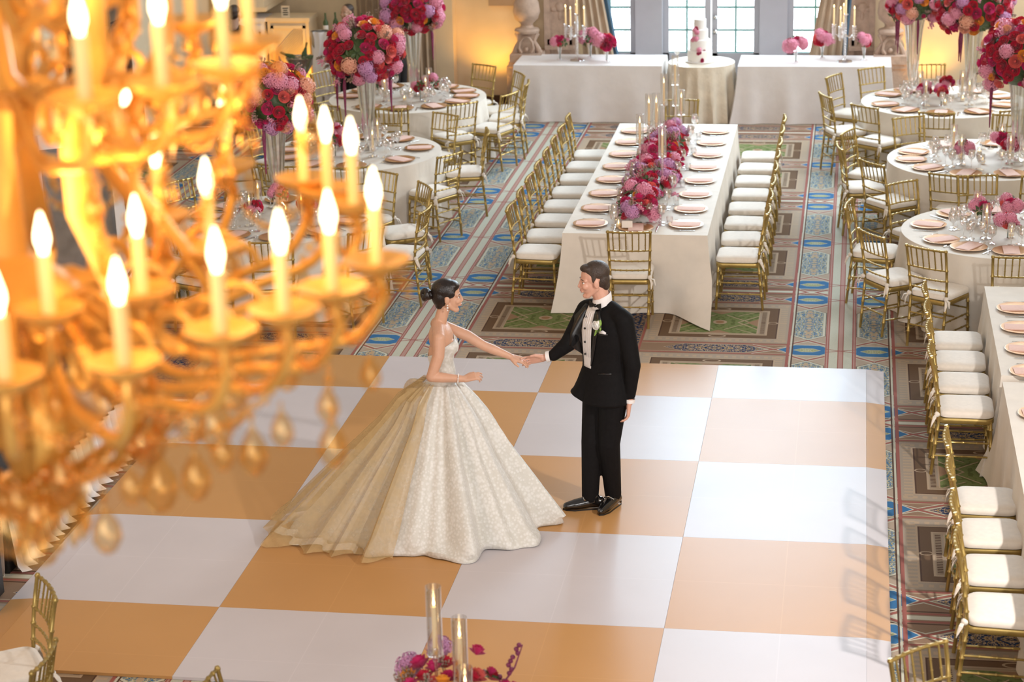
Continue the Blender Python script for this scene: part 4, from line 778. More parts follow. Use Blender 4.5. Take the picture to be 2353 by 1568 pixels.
t = thing('framed_mirror', 'white framed mirror standing behind the chandelier at the left', 'mirror', (-3.05, 0.1, 0), 0.55); t.rotation_euler = (-0.08, 0, 0.55)
MB().box(-0.34, 0.34, -0.02, 0.02, 0.04, 1.75).build('mirror_glass', M['mirror'], t, False); g = MB(); g.box(-0.42, -0.32, -0.04, 0.03, 0, 1.85); g.box(0.32, 0.42, -0.04, 0.03, 0, 1.85); g.box(-0.42, 0.42, -0.04, 0.03, 1.72, 1.85); g.box(-0.42, 0.42, -0.04, 0.03, 0, 0.12); g.build('white_frame', M['white'], t, False)
# ------------------------------------------------------------------ people: unions of tapered limbs re-meshed into one continuous skin
def capsule(g, p0, r0, p1, r1, n=14):
    p0, p1 = V(p0), V(p1); ax = p1-p0; L = ax.length or 1e-4; q = ax.to_track_quat('Z', 'Y').to_matrix(); prof = [(r0*sin(pi/2*k/5), -r0*cos(pi/2*k/5)) for k in range(6)] + [(r1*cos(pi/2*k/5), L+r1*sin(pi/2*k/5)) for k in range(6)]
    vs = []; fs = []
    for (r, z) in prof:
        for k in range(n): a = 2*pi*k/n; vs.append(p0+q @ V((max(r, 1e-4)*cos(a), max(r, 1e-4)*sin(a), z)))
    m = len(prof)
    for i in range(m-1):
        for k in range(n): fs.append((i*n+k, i*n+(k+1) % n, (i+1)*n+(k+1) % n, (i+1)*n+k))
    fs.append(tuple(range(n-1, -1, -1))); fs.append(tuple(range((m-1)*n, m*n))); g.add(vs, fs)
def chain(g, pts):
    for a, b in zip(pts[:-1], pts[1:]): capsule(g, a[0], a[1], b[0], b[1])
def blob(name, g, m, parent, voxel=0.008, smooth=6):
    me = g.mesh(name+'_src', m); o = bpy.data.objects.new(name, me); COL.objects.link(o)
    md = o.modifiers.new('r', 'REMESH'); md.mode = 'VOXEL'; md.voxel_size = voxel; md.use_smooth_shade = True
    s = o.modifiers.new('s', 'SMOOTH'); s.factor = 0.5; s.iterations = smooth
    dg = bpy.context.evaluated_depsgraph_get(); nm = bpy.data.meshes.new_from_object(o.evaluated_get(dg)); bpy.data.objects.remove(o); nm.name = name
    nm.materials.clear(); nm.materials.append(m); nm.shade_smooth(); return link(name, nm, parent)
class Fr:
    """a local frame: forward, left, up at an origin"""
    def __init__(s, o, f, up=(0, 0, 1)): s.o = V(o); s.f = V(f).normalized(); u = V(up); s.u = (u-s.f*u.dot(s.f)).normalized(); s.l = s.u.cross(s.f)
    def p(s, x, y, z): return s.o+s.f*x+s.l*y+s.u*z
    def m(s): return Matrix((s.f, s.l, s.u)).transposed()
def head_geo(g, fr, k=1.0, masc=True, neck=0.15):
    b = lambda c, r: g.ball(fr.p(*[q*k for q in c]), k, 18, 12, sc=r, rot=fr.m()); cp = lambda a, ra, c, rc: capsule(g, fr.p(*[q*k for q in a]), ra*k, fr.p(*[q*k for q in c]), rc*k)
    b((-0.015, 0, 0.035), (0.096, 0.076, 0.086)); b((0.030, 0, -0.02), (0.062, 0.060, 0.086)); b((0.066, 0, -0.098), (0.026 if masc else 0.022, 0.027 if masc else 0.022, 0.021))
    for s in (-1, 1):
        cp((0.060, s*0.020, -0.098), 0.017, (-0.005, s*0.055, -0.05), 0.018); b((0.066, s*0.037, -0.022), (0.025, 0.024, 0.024)); cp((0.080, s*0.012, 0.022), 0.010, (0.062, s*0.052, 0.020), 0.010); b((0.097, s*0.010, -0.031), (0.010, 0.008, 0.008)); b((-0.008, s*0.075, -0.012), (0.020, 0.008, 0.031))
    cp((0.084, 0, 0.020), 0.0075, (0.107, 0, -0.022), 0.0090); b((0.088, 0, -0.055), (0.014, 0.022, 0.016)); b((0.093, 0, -0.052), (0.010, 0.020, 0.005)); b((0.090, 0, -0.063), (0.010, 0.016, 0.0055))
    cp((-0.020, 0, -0.06), (0.056 if masc else 0.045), (-0.045, 0, -0.08-neck), (0.060 if masc else 0.048))
def face_bits(fr, k, parent, lipm=True):
    q = fr.m()
    for s in (-1, 1):
        e = MB().ball(fr.p(0.0725*k, s*0.031*k, 0.004*k), 0.0115*k, 12, 8, sc=(0.8, 1.15, 0.75), rot=q).build('eye', M['eye'], parent); MB().ball(fr.p(0.0805*k, s*0.0315*k, 0.0035*k), 0.0052*k, 10, 6, sc=(0.5, 1, 1), rot=q).build('iris', M['iris'], e)
        MB().tube([fr.p(0.085*k, s*0.016*k, 0.027*k), fr.p(0.084*k, s*0.034*k, 0.031*k), fr.p(0.071*k, s*0.050*k, 0.026*k)], [0.002*k, 0.003*k, 0.0012*k], 6).build('eyebrow', M['hair_g'], parent)
        MB().tube([fr.p(0.081*k, s*0.020*k, 0.010*k), fr.p(0.083*k, s*0.031*k, 0.0125*k), fr.p(0.077*k, s*0.043*k, 0.009*k)], 0.0014*k, 5).build('eyelash', M['hair_b'], parent)
    MB().ball(fr.p(0.0985*k, 0, -0.052*k), 0.0062*k, 12, 6, sc=(0.8, 3.0, 0.7), rot=q).ball(fr.p(0.0955*k, 0, -0.063*k), 0.0065*k, 12, 6, sc=(0.8, 2.5, 0.75), rot=q).build('lips', M['lip'], parent)
def hand_geo(g, wrist, d, n, side, curl=0.5, k=1.0, spread=0.10):
    """d: direction from wrist to knuckles, n: back of the hand, side: +1/-1 thumb side along n x d"""
    fr = Fr(wrist, d, n); L = lambda x, y, z: fr.p(x*k, y*k*side, z*k)
    for y in (-0.026, -0.009, 0.009, 0.026): capsule(g, L(0.005, y*0.6, 0), 0.018*k, L(0.085, y*1.05, 0), 0.0125*k)
    for i, (y, ln) in enumerate(((0.029, 0.072), (0.010, 0.080), (-0.010, 0.074), (-0.028, 0.058))):
        a = curl*(0.7+0.15*i); p = L(0.088, y, 0); ang = 0.0; dirn = V((cos(spread*(1.5-i)), sin(spread*(1.5-i)), 0))
        pr = (0.088, y, 0.0); rad = 0.0095
        for seg, f in ((0, 0.45), (1, 0.30), (2, 0.25)):
            ang += a; nx = (pr[0]+ln*f*cos(ang)*dirn.x, pr[1]+ln*f*cos(ang)*dirn.y, pr[2]-ln*f*sin(ang)); capsule(g, L(*pr), rad*k, L(*nx), (rad-0.001)*k, 10); pr = nx; rad -= 0.001
    a, b_, c = (0.018, 0.026, -0.004), (0.052, 0.052, -0.016), (0.082, 0.060, -0.026); capsule(g, L(*a), 0.017*k, L(*b_), 0.0125*k, 10); capsule(g, L(*b_), 0.0115*k, L(*c), 0.0085*k, 10)
def patch(parent, name, m, target, frame, pts_rows, off=0.004):
    """cloth patch laid over a body: rows of (lateral, height) shot along the frame's backward axis onto the target mesh"""
    me = target.data; mw = target.matrix_world; bv = BVHTree.FromPolygons([v.co for v in me.vertices], [p.vertices for p in me.polygons]); P = []
    for row in pts_rows:
        r = []
        for (l, z) in row:
            o = frame.p(0.6, l, z); h = bv.ray_cast(o, -frame.f)
            r.append((h[0]+frame.f*off) if h[0] is not None else frame.p(0.05, l, z))
        P.append(r)
    mb = MB().grid(P); ob = mb.build(name, m, parent); sd = ob.modifiers.new('t', 'SOLIDIFY'); sd.thickness = 0.004; sd.offset = -1; return ob
# ------------------------------------------------------------------ groom
gr = thing('person', 'man in black tuxedo with bow tie and white boutonniere, reaching for the woman\'s hand', 'person', (0, 0, 0)); B = V((2.335, -3.92, 0)); GF = V((-0.62, -0.78, 0)).normalized(); fr = Fr(B, GF)
hd = Fr((2.262, -3.945, 1.752), (-0.95, -0.28, -0.16))
g = MB(); head_geo(g, hd, 1.02, True, 0.10); body_g = g
wr_, kn = V((1.895, -3.94, 1.165)), V((1.80, -3.945, 1.150)); hand_geo(g, wr_, (kn-wr_), (0.15, 0.9, 0.5), 1, 0.25, 1.0, 0.16); capsule(g, wr_+V((0.06, 0, 0.02)), 0.028, wr_, 0.026)
wl_ = V((2.515, -4.02, 0.875)); hand_geo(g, wl_, (-0.08, -0.02, -1), (0.75, 0.1, 0.0), 1, 0.42, 1.02); capsule(g, wl_+V((0.01, 0.0, 0.06)), 0.029, wl_, 0.026)
skin = blob('body', g, M['skin_g'], gr, 0.0042, 4); face_bits(hd, 1.02, gr)
g = MB(); hb = lambda c, r: g.ball(hd.p(*c), 1.0, 20, 14, sc=r, rot=hd.m()); hb((-0.030, 0, 0.056), (0.098, 0.082, 0.082)); hb((-0.055, 0, 0.005), (0.062, 0.077, 0.080)); hb((0.030, 0.0, 0.098), (0.050, 0.058, 0.026)); hb((-0.07, 0, -0.05), (0.04, 0.055, 0.04))
for s in (-1, 1): hb((0.004, s*0.069, 0.028), (0.016, 0.010, 0.036))
blob('hair', g, M['hair_g'], gr, 0.005, 3)
# jacket with sleeves: one continuous shell
g = MB(); tb = lambda c, r: g.ball(fr.p(*c), 1.0, 20, 14, sc=r, rot=fr.m())
P = []
for z, rx, ry, off in ((0.855, 0.140, 0.195, 0.02), (0.87, 0.150, 0.212, 0.025), (0.93, 0.146, 0.206, 0.02), (1.0, 0.138, 0.195, 0.01), (1.10, 0.128, 0.182, 0), (1.2, 0.126, 0.184, 0), (1.3, 0.132, 0.196, 0), (1.4, 0.132, 0.200, 0), (1.48, 0.116, 0.190, -0.005), (1.54, 0.088, 0.14, -0.01), (1.575, 0.062, 0.075, -0.015)):
    row = []
    for k in range(40):
        a = 2*pi*k/40; l = ry*sin(a); x = rx*math.copysign(abs(cos(a))**0.85, cos(a))+off*cos(a)
        if z < 1.08 and l < -0.08 and cos(a) > 0.1: q = (1.08-z)/0.22; l -= 0.05*q; x += 0.03*q
        row.append(fr.p(x, l, z+(0.035 if z < 0.9 and l < -0.1 else 0)))
    P.append(row)
n_ = 40; tg = MB().grid(P, closed=True); tg.f.append(tuple(range(n_-1, -1, -1))); tg.f.append(tuple(range(10*n_, 11*n_))); g.add(tg.v, tg.f)
for s in (-1, 1): chain(g, [(fr.p(-0.01, s*0.05, 1.545), 0.06), (fr.p(0.0, s*0.165, 1.505), 0.068)])
chain(g, [(fr.p(-0.005, 0.185, 1.485), 0.074), (fr.p(-0.035, 0.238, 1.16), 0.060), (wl_+V((0.005, 0.005, 0.06)), 0.043)])
shR = fr.p(0.0, -0.180, 1.49); elR = V((2.075, -3.93, 1.275)); chain(g, [(shR, 0.074), (elR, 0.060), (wr_+V((0.075, 0.0, 0.022)), 0.043)])
jk = blob('jacket', g, M['tux'], gr, 0.008, 5)
patch(gr, 'dress_shirt', M['shirt'], jk, fr, [[(l, z) for l in ((-0.055-w_)+(2*w_)*j/6 for j in range(7))] for z, w_ in ((1.565, 0.045), (1.52, 0.055), (1.45, 0.062), (1.38, 0.062), (1.30, 0.058), (1.22, 0.052), (1.15, 0.046), (1.12, 0.042))], 0.005)
for s, c0 in ((-1, -0.055-0.052), (1, -0.055+0.052)):
    patch(gr, 'lapel', M['satin'], jk, fr, [[(c0+s*a0, z), (c0+s*(a0+a1)*0.5+s*a0*0.5, z), (c0+s*a1, z)] for z, a0, a1 in ((1.56, -0.005, 0.03), (1.52, 0.0, 0.055), (1.47, 0.006, 0.085), (1.44, 0.008, 0.066), (1.36, 0.008, 0.056), (1.28, 0.004, 0.04), (1.20, -0.002, 0.018), (1.14, -0.008, 0.0))], 0.009)
for z in (1.41, 1.31, 1.22): MB().ball(fr.p(0.138, -0.06, z), 0.008, 8, 6).build('shirt_stud', M['black'], gr)
for j in range(5):
    patch(gr, 'shirt_pleat', M['shirt'], jk, fr, [[(-0.098+0.021*j, z), (-0.092+0.021*j, z)] for z in (1.52, 1.44, 1.36, 1.28, 1.2)], 0.0085)
cn = hd.p(-0.035, 0, -0.155)
g = MB(); P = []
for zz, r in ((-0.035, 0.072), (0.0, 0.070), (0.03, 0.066), (0.034, 0.062)): P.append([cn+hd.f*(r*cos(a))+hd.l*(r*0.95*sin(a))+V((0, 0, zz-0.018*cos(a))) for a in [2*pi*k/24 for k in range(24)]])
MB().grid(P, closed=True).build('shirt_collar', M['shirt'], gr)
bw = cn+GF*0.066+V((0, 0, -0.028)); g = MB(); g.ball(bw, 0.014, 8, 6)
for s in (-1, 1): g.add([bw+fr.l*s*0.006+V((0, 0, 0.008)), bw+fr.l*s*0.058+V((0, 0, 0.027)), bw+fr.l*s*0.060+V((0, 0, -0.027)), bw+fr.l*s*0.006+V((0, 0, -0.008)), bw+fr.l*s*0.05+GF*0.014], [(0, 1, 4), (1, 2, 4), (2, 3, 4), (3, 0, 4), (0, 3, 2, 1)])
g.build('bow_tie', M['satin'], gr)
def cuff(p, d, r, nm):
    q = V(d).normalized(); P = []
    u = q.cross(V((0, 0, 1))) if abs(q.z) < 0.9 else q.cross(V((1, 0, 0))); u.normalize(); v = q.cross(u)
    for f, rr in ((0, r), (0.028, r*0.98)): P.append([V(p)+q*f+u*(rr*cos(2*pi*k/16))+v*(rr*sin(2*pi*k/16)) for k in range(16)])
    MB().grid(P, closed=True).build(nm, M['shirt'], gr)
cuff(wr_+V((0.05, 0, 0.014)), (-0.95, 0, -0.2), 0.040, 'shirt_cuff'); cuff(wl_+V((0.005, 0.004, 0.03)), (-0.08, -0.02, -1), 0.038, 'shirt_cuff')
bo = fr.p(0.165, 0.095, 1.475); bt = MB().ball(bo, 0.028, 10, 8).ball(bo+V((0.012, -0.01, 0.018)), 0.018, 8, 6).build('boutonniere_rose', M['fondant'], gr); rb = random.Random(2)
for k in range(5): o = link('boutonniere_petals', FM['peach'] if False else rose_mesh('white_rose', M['china']) if k == 0 else LEAF, bt); o.location = bo+GF*(0.018 if k == 0 else 0.0)+fr.l*(0 if k == 0 else 0.02*cos(k*1.6))+V((0, 0, 0 if k == 0 else 0.025*sin(k*1.6)-0.01)); o.rotation_euler = GF.to_track_quat('Z', 'Y').to_euler(); o.scale = (0.034 if k == 0 else 0.028,)*3
leafg = mat('fresh_green_leaf', (0.25, 0.42, 0.08), 0.5, 0, 0.2, 30)
MB().tube([bo+V((0, 0, -0.02)), bo+fr.l*-0.015+V((0, 0, -0.055)), bo+fr.l*-0.03+V((0, 0, -0.085))], [0.012, 0.009, 0.004], 6).ball(bo+fr.l*0.03+V((0, 0, 0.02)), 0.016, 8, 6, sc=(0.6, 0.6, 1.5)).ball(bo+fr.l*0.028+V((0, 0, -0.02)), 0.013, 8, 6, sc=(0.6, 0.6, 1.4)).build('boutonniere_stem', leafg, gr)
patch(gr, 'pocket_square', M['shirt'], jk, fr, [[(0.075, 1.40), (0.10, 1.40), (0.125, 1.40)], [(0.075, 1.415), (0.10, 1.425), (0.125, 1.412)]], 0.008)
patch(gr, 'pocket_welt', M['satin'], jk, fr, [[(0.065, 1.385), (0.135, 1.388)], [(0.065, 1.40), (0.135, 1.402)]], 0.006); patch(gr, 'hip_pocket', M['satin'], jk, fr, [[(0.06, 1.09), (0.15, 1.10)], [(0.06, 1.10), (0.15, 1.11)]], 0.005)
g = MB(); anR, anL = V((2.215, -3.92, 0.10)), V((2.375, -3.86, 0.11)); hipc = fr.p(0, 0, 0.95)
g.ball(hipc, 1, 16, 12, sc=(0.12, 0.16, 0.16), rot=fr.m()); g.ball(fr.p(0.01, 0, 1.06), 1, 16, 12, sc=(0.125, 0.160, 0.12), rot=fr.m())
chain(g, [(fr.p(0.0, -0.085, 0.93), 0.105), (V((2.235, -3.93, 0.55)), 0.078), (anR, 0.062)]); chain(g, [(fr.p(0.0, 0.085, 0.93), 0.108), (V((2.365, -3.98, 0.55)), 0.080), (anL, 0.062)])
tr = blob('trousers', g, M['tux'], gr, 0.008, 6)
def shoe(p, d, nm):
    f = Fr(p, d); g = MB(); 
    chain(g, [(f.p(-0.06, 0, 0.045), 0.042), (f.p(0.02, 0, 0.05), 0.046), (f.p(0.12, 0, 0.034), 0.042), (f.p(0.18, 0, 0.028), 0.030)]); capsule(g, f.p(-0.02, 0, 0.06), 0.045, f.p(-0.01, 0, 0.10), 0.045); o = blob(nm, g, M['patent'], gr, 0.006, 3)
    g = MB(); P = []
    for z in (ZF, ZF+0.012): P.append([f.p(x, y, 0)*1.0+V((0, 0, z-f.o.z)) for x, y in ((-0.10, 0.02), (-0.10, -0.02), (-0.05, -0.045), (0.05, -0.044), (0.13, -0.046), (0.19, -0.026), (0.212, 0), (0.19, 0.026), (0.13, 0.046), (0.05, 0.044), (-0.05, 0.045))])
    MB().grid(P, closed=True).build('shoe_sole', M['black'], o); MB().tube([f.p(0.055, -0.04, 0.08), f.p(0.06, 0, 0.096), f.p(0.055, 0.04, 0.08)], 0.006, 6).build('shoe_strap', M['metal'], o)
shoe(V((2.225, -3.93, ZF)), (-0.93, -0.28, 0), 'shoe'); shoe(V((2.375, -3.88, ZF)), (-0.35, -0.9, 0), 'shoe')
# ------------------------------------------------------------------ bride
br = thing('person', 'woman in strapless ivory lace ball gown with train and dark hair in a low bun', 'person', (0, 0, 0)); BF = V((0.97, 0.24, 0)).normalized(); C = V((1.20, -4.15, 0)); fb = Fr(C, BF)
hb_ = Fr((1.262, -4.145, 1.672), (0.965, 0.20, -0.10))
g = MB(); head_geo(g, hb_, 0.96, False, 0.115); tb = lambda c, r: g.ball(fb.p(*c), 1.0, 20, 14, sc=r, rot=fb.m())
tb((0.0, 0, 1.37), (0.088, 0.150, 0.115)); tb((-0.005, 0, 1.25), (0.088, 0.128, 0.12)); tb((0.0, 0, 1.12), (0.088, 0.115, 0.12)); tb((0.055, 0.06, 1.315), (0.06, 0.062, 0.062)); tb((0.055, -0.06, 1.315), (0.06, 0.062, 0.062))
for s in (-1, 1): chain(g, [(fb.p(-0.02, s*0.03, 1.47), 0.042), (fb.p(-0.02, s*0.145, 1.425), 0.046)])
elN, wrN, knN = V((1.165, -4.365, 1.145)), V((1.395, -4.33, 1.125)), V((1.495, -4.31, 1.150))
chain(g, [(fb.p(-0.02, -0.165, 1.415), 0.047), (fb.p(-0.03, -0.19, 1.29), 0.043), (elN, 0.036), (V((1.23, -4.355, 1.14)), 0.037), (wrN, 0.0235)]); hand_geo(g, wrN, knN-wrN, (0.0, -0.55, 0.85), 1, 0.55, 0.88)
elF, wrF = V((1.475, -4.0, 1.265)), V((1.668, -3.975, 1.178))
chain(g, [(fb.p(-0.01, 0.16, 1.415), 0.046), (V((1.36, -3.995, 1.335)), 0.040), (elF, 0.035), (V((1.54, -3.99, 1.235)), 0.035), (wrF, 0.0235)]); hand_geo(g, wrF, (0.95, 0.05, -0.30), (0.1, -0.3, 0.95), -1, 0.3, 0.88)
bb_ = blob('body', g, M['skin_b'], br, 0.0045, 4); face_bits(hb_, 0.96, br)
g = MB(); hb = lambda c, r: g.ball(hb_.p(*c), 1.0, 22, 16, sc=r, rot=hb_.m()); hb((-0.026, 0, 0.045), (0.098, 0.0785, 0.082)); hb((-0.050, 0, 0.0), (0.068, 0.075, 0.085)); hb((-0.055, 0, -0.065), (0.034, 0.05, 0.035)); hb((0.012, 0.0, 0.078), (0.062, 0.06, 0.042))
for s in (-1, 1): hb((0.0, s*0.066, 0.032), (0.045, 0.011, 0.033))
blob('hair', g, M['hair_b'], br, 0.004, 4)
g = MB(); bc = hb_.p(-0.145, 0, 0.0)
for k in range(3): a = k*2.1; g.tube([bc+hb_.l*(0.028*cos(a+t))+hb_.u*(0.030*sin(a+t))+hb_.f*(0.010*cos(t*1.5)-0.012*k) for t in [j*0.45 for j in range(9)]], 0.019, 8)
g.ball(bc+hb_.f*0.01, 0.036, 10, 8); blob('hair_bun', g, M['hair_b'], br, 0.004, 2)
ear = hb_.p(-0.004, -0.080, -0.045); MB().ball(ear, 0.006, 8, 6).ball(ear-V((0, 0, 0.018)), 0.008, 8, 6).ball(ear-V((0, 0, 0.036)), 0.006, 8, 6).build('earring', M['pearl'], br)
P = []; d = (wrN-elN).normalized(); u = d.cross(V((0, 0, 1))).normalized(); v = d.cross(u); g = MB()
for k in range(18): a = 2*pi*k/18; g.ball(wrN-d*0.045+u*(0.031*cos(a))+v*(0.031*sin(a)), 0.0052, 6, 4)
g.build('bracelet', M['pearl'], br)
# bodice: shell fitted over the trunk, scalloped strapless edge
g = MB(); tb = lambda c, r: g.ball(fb.p(*c), 1.0, 20, 14, sc=r, rot=fb.m())
tb((0.0, 0, 1.37), (0.088, 0.150, 0.115)); tb((-0.005, 0, 1.25), (0.088, 0.128, 0.12)); tb((0.0, 0, 1.12), (0.088, 0.115, 0.12)); tb((0.055, 0.06, 1.315), (0.06, 0.062, 0.062)); tb((0.055, -0.06, 1.315), (0.06, 0.062, 0.062))
tk = blob('trunk_form', g, M['skin_b'], None, 0.008, 4); me = tk.data; bv = BVHTree.FromPolygons([v.co for v in me.vertices], [p.vertices for p in me.polygons]); bpy.data.objects.remove(tk); P = []
for i in range(15):
    row = []
    for k in range(72):
        a = 2*pi*k/72; an = a if a < pi else a-2*pi; top = 1.368-0.13*(0.5-0.5*cos(a))**1.5-0.022*math.exp(-(an/0.16)**2)+0.006*abs(sin(a*16)); z = 0.985+(top-0.985)*i/14
        d = fb.p(cos(a), sin(a)*1.25, 0)-fb.o; d.normalize(); o = fb.p(0, 0, z)+d*0.6; h = bv.ray_cast(o, -d); p = h[0] if h[0] is not None else fb.p(0.09*cos(a), 0.12*sin(a), z); row.append(p+d*0.009)
    P.append(row)
bd = MB().grid(P, closed=True).build('bodice', M['lace'], br); sd = bd.modifiers.new('t', 'SOLIDIFY'); sd.thickness = 0.005
# skirt: deep folds falling from the waist; hem measured on the dance floor, train to the left
def hem(a):
    # angle about the waist -> hem radius (metres), train towards -x, -y
    base = 0.77+0.06*cos(a-R(-75)); tr = 0.36*math.exp(-((((a-R(205)+pi) % (2*pi))-pi)/0.42)**2); return base+tr-0.12*math.exp(-((((a-R(90)+pi) % (2*pi))-pi)/0.7)**2)
rs = random.Random(12); FO = [(rs.uniform(0, 6.28), n_, a_) for n_, a_ in ((11, 0.032), (17, 0.026), (23, 0.016), (37, 0.006))]
P = []; NA = 220; prof = [0, 0.015, 0.04, 0.09, 0.16, 0.25, 0.35, 0.46, 0.57, 0.68, 0.78, 0.87, 0.94, 0.985, 1.0]
for f in prof:
    row = []
    for k in range(NA):
        a = 2*pi*k/NA; ca, sa = cos(a), sin(a); wx, wy = 0.100, 0.121; w0 = wx*wy/math.sqrt((wy*ca)**2+(wx*sa)**2); e = f**0.97; H = hem(a)
        fold = sum(am*sin(n_*a+ph+0.8*sin(2*a)*f) for ph, n_, am in FO)*(0.25+1.6*f)*(1 if f > 0.001 else 0.3); bell = 0.03*sin(pi*min(1, f*2.2)) if f < 0.455 else 0
        r = w0+(H-w0)*e+bell+fold*(0.5 if f > 0.98 else 1)+(0.05*sin(a*9+1)*max(0, (f-0.9)/0.1))
        z = ZF+0.006+(1.045-ZF)*(1-f)**1.0*(1.0)+(0.028*(0.5+0.5*sin(a*13+2)) if f > 0.98 else 0)*(1 if f < 0.999 else 0.2)
        row.append((C.x+0.01+r*ca, C.y+r*sa, z))
    P.append(row)
sk = MB().grid(P, closed=True).build('skirt', M['lace'], br); sd = sk.modifiers.new('t', 'SOLIDIFY'); sd.thickness = 0.006
P = [[fb.p((0.098+q)*cos(2*pi*k/48), (0.119+q)*sin(2*pi*k/48), z) for k in range(48)] for z, q in ((1.030, 0.002), (1.034, 0.006), (1.055, 0.007), (1.075, 0.003))]
MB().grid(P, closed=True).build('waistband', M['lace'], br)
# sheer tulle overskirt gathered at the back waist, sweeping left
P = []; NA = 90
for f in prof:
    row = []
    for k in range(NA+1):
        a = R(118)+R(138)*k/NA; H = hem(a)+0.10+0.10*math.exp(-((a-R(200))/0.6)**2); fold = (0.035*sin(a*31)+0.03*sin(a*19+1)+0.012*sin(a*53))*(0.35+f); w0 = 0.135+0.06*math.exp(-(f-0.1)**2/0.006)
        r = w0+(H-w0)*(f**0.95)+fold; row.append((C.x+r*cos(a), C.y+r*sin(a), ZF+0.008+(1.05-ZF)*(1-f)+(0.02*(0.5+0.5*sin(a*40)) if f > 0.9 else 0)))
    P.append(row)
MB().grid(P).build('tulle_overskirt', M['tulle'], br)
P = []
for f in (0.955, 0.97, 0.985, 1.0):
    row = []
    for k in range(NA+1):
        a = R(142)+R(96)*k/NA; H = hem(a)+0.06; r = 0.13+(H-0.13)*(f**0.95)+0.03*sin(a*27)+0.02*sin(a*61); row.append((C.x+(r+0.02)*cos(a), C.y+(r+0.02)*sin(a), ZF+0.012+0.9*(1-f)+0.025*(0.5+0.5*sin(a*33))))
    P.append(row)
MB().grid(P).build('lace_hem', M['lace'], br)
g = MB(); 
for k in range(16):
    a = 0.5+k*0.8; p = fb.p(-0.20-0.03*cos(a), 0.09*sin(a*1.7), 0.965+0.045*sin(a)); g.ball(p, 0.055, 8, 6, sc=(1, 0.5, 0.8))
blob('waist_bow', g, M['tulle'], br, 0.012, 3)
# ------------------------------------------------------------------ attendants in the service corner
def attendant(x, y, f, shirtm, lab, H=1.72, arm=None):
    t = thing('person', lab, 'person', (0, 0, 0)); k = H/1.8; F_ = Fr((x, y, 0), f); hf = Fr((x, y, 1.68*k), f); g = MB(); head_geo(g, hf, 1.0*k, True, 0.10)
    L = lambda a, b, c: F_.p(a*k, b*k, c*k)
    hands = [(L(0.22, 0.22, 1.05), L(0.30, 0.16, 1.04)), (L(0.22, -0.22, 1.05), L(0.30, -0.16, 1.04))]
    for s, (w_, kn_) in zip((1, -1), hands): chain(g, [(L(-0.02, s*0.255, 1.22), 0.042*k), (L(0.0, s*0.27, 1.12), 0.040*k), (w_, 0.028*k)]); hand_geo(g, w_, kn_-w_, (0, 0, 1), -s, 0.4, k)
    blob('body', g, M['skin_w'], t, 0.008, 3); face_bits(hf, k, t)
    g = MB(); g.ball(L(0, 0, 1.32), 1, 16, 12, sc=(0.125*k, 0.20*k, 0.22*k), rot=F_.m()); g.ball(L(0, 0, 1.08), 1, 16, 12, sc=(0.125*k, 0.175*k, 0.20*k), rot=F_.m())
    for s in (-1, 1): chain(g, [(L(0, s*0.06, 1.48), 0.055*k), (L(0, s*0.18, 1.44), 0.066*k), (L(-0.02, s*0.25, 1.20), 0.062*k)])
    blob('shirt', g, shirtm, t, 0.010, 5)
    g = MB(); g.ball(L(0, 0, 0.95), 1, 14, 10, sc=(0.12*k, 0.165*k, 0.14*k), rot=F_.m())
    for s in (-1, 1): chain(g, [(L(0, s*0.09, 0.90), 0.095*k), (L(0.01, s*0.10, 0.5), 0.07*k), (L(0, s*0.10, 0.10), 0.055*k)]); chain(g, [(L(-0.04, s*0.10, 0.05), 0.04*k), (L(0.14, s*0.11, 0.04), 0.038*k)])
    blob('trousers', g, M['blackshirt'], t, 0.012, 4)
    g = MB(); g.ball(hf.p(-0.03*k, 0, 0.05*k), 1, 16, 12, sc=(0.098*k, 0.08*k, 0.078*k), rot=hf.m()); g.ball(hf.p(-0.055*k, 0, 0.0), 1, 16, 12, sc=(0.058*k, 0.074*k, 0.075*k), rot=hf.m()); blob('hair', g, M['hair_g'], t, 0.008, 3)
attendant(-3.98, 8.45, (0.25, 0.97, 0), M['greyshirt'], 'man in dark short-sleeved shirt seen from behind by the grey cabinet', 1.74)
attendant(-1.95, 8.95, (-0.9, 0.3, 0), M['blackshirt'], 'person in black short-sleeved shirt half hidden by the back left flowers', 1.70)
attendant(-2.62, 9.0, (-0.5, -0.85, 0), M['blackshirt'], 'dark haired attendant in black behind the middle left rose ball', 1.66)
# ------------------------------------------------------------------ gilded crystal chandelier hanging close to the balcony
AX, AY = 2.14, -13.551
cdl = thing('chandelier', 'large gilded chandelier with candle bulbs and crystal drops filling the left of the picture', 'chandelier', (AX, AY, 3.88))
def z_(z): return z-3.88
def pol(r, a, z): return (r*cos(R(a)), r*sin(R(a)), z_(z))
def rod(prof, n=20): return MB().lathe([(r, z_(z)) for r, z in prof], n)
rod([(0.0, 3.845), (0.045, 3.86), (0.055, 3.885), (0.045, 3.91), (0.0, 3.93)], 14).build('finial_ball', M['amber_crystal'], cdl)
rod([(0.012, 3.92), (0.02, 3.96), (0.09, 4.0), (0.14, 4.03), (0.10, 4.06), (0.04, 4.09), (0.05, 4.16), (0.16, 4.20), (0.20, 4.23), (0.14, 4.27), (0.06, 4.31), (0.05, 4.40), (0.12, 4.46), (0.17, 4.52), (0.12, 4.57), (0.05, 4.62), (0.045, 4.85), (0.09, 4.90), (0.12, 4.96), (0.06, 5.03), (0.04, 5.3), (0.10, 5.36), (0.05, 5.45), (0.03, 6.6)]).build('centre_column', M['gilt'], cdl)
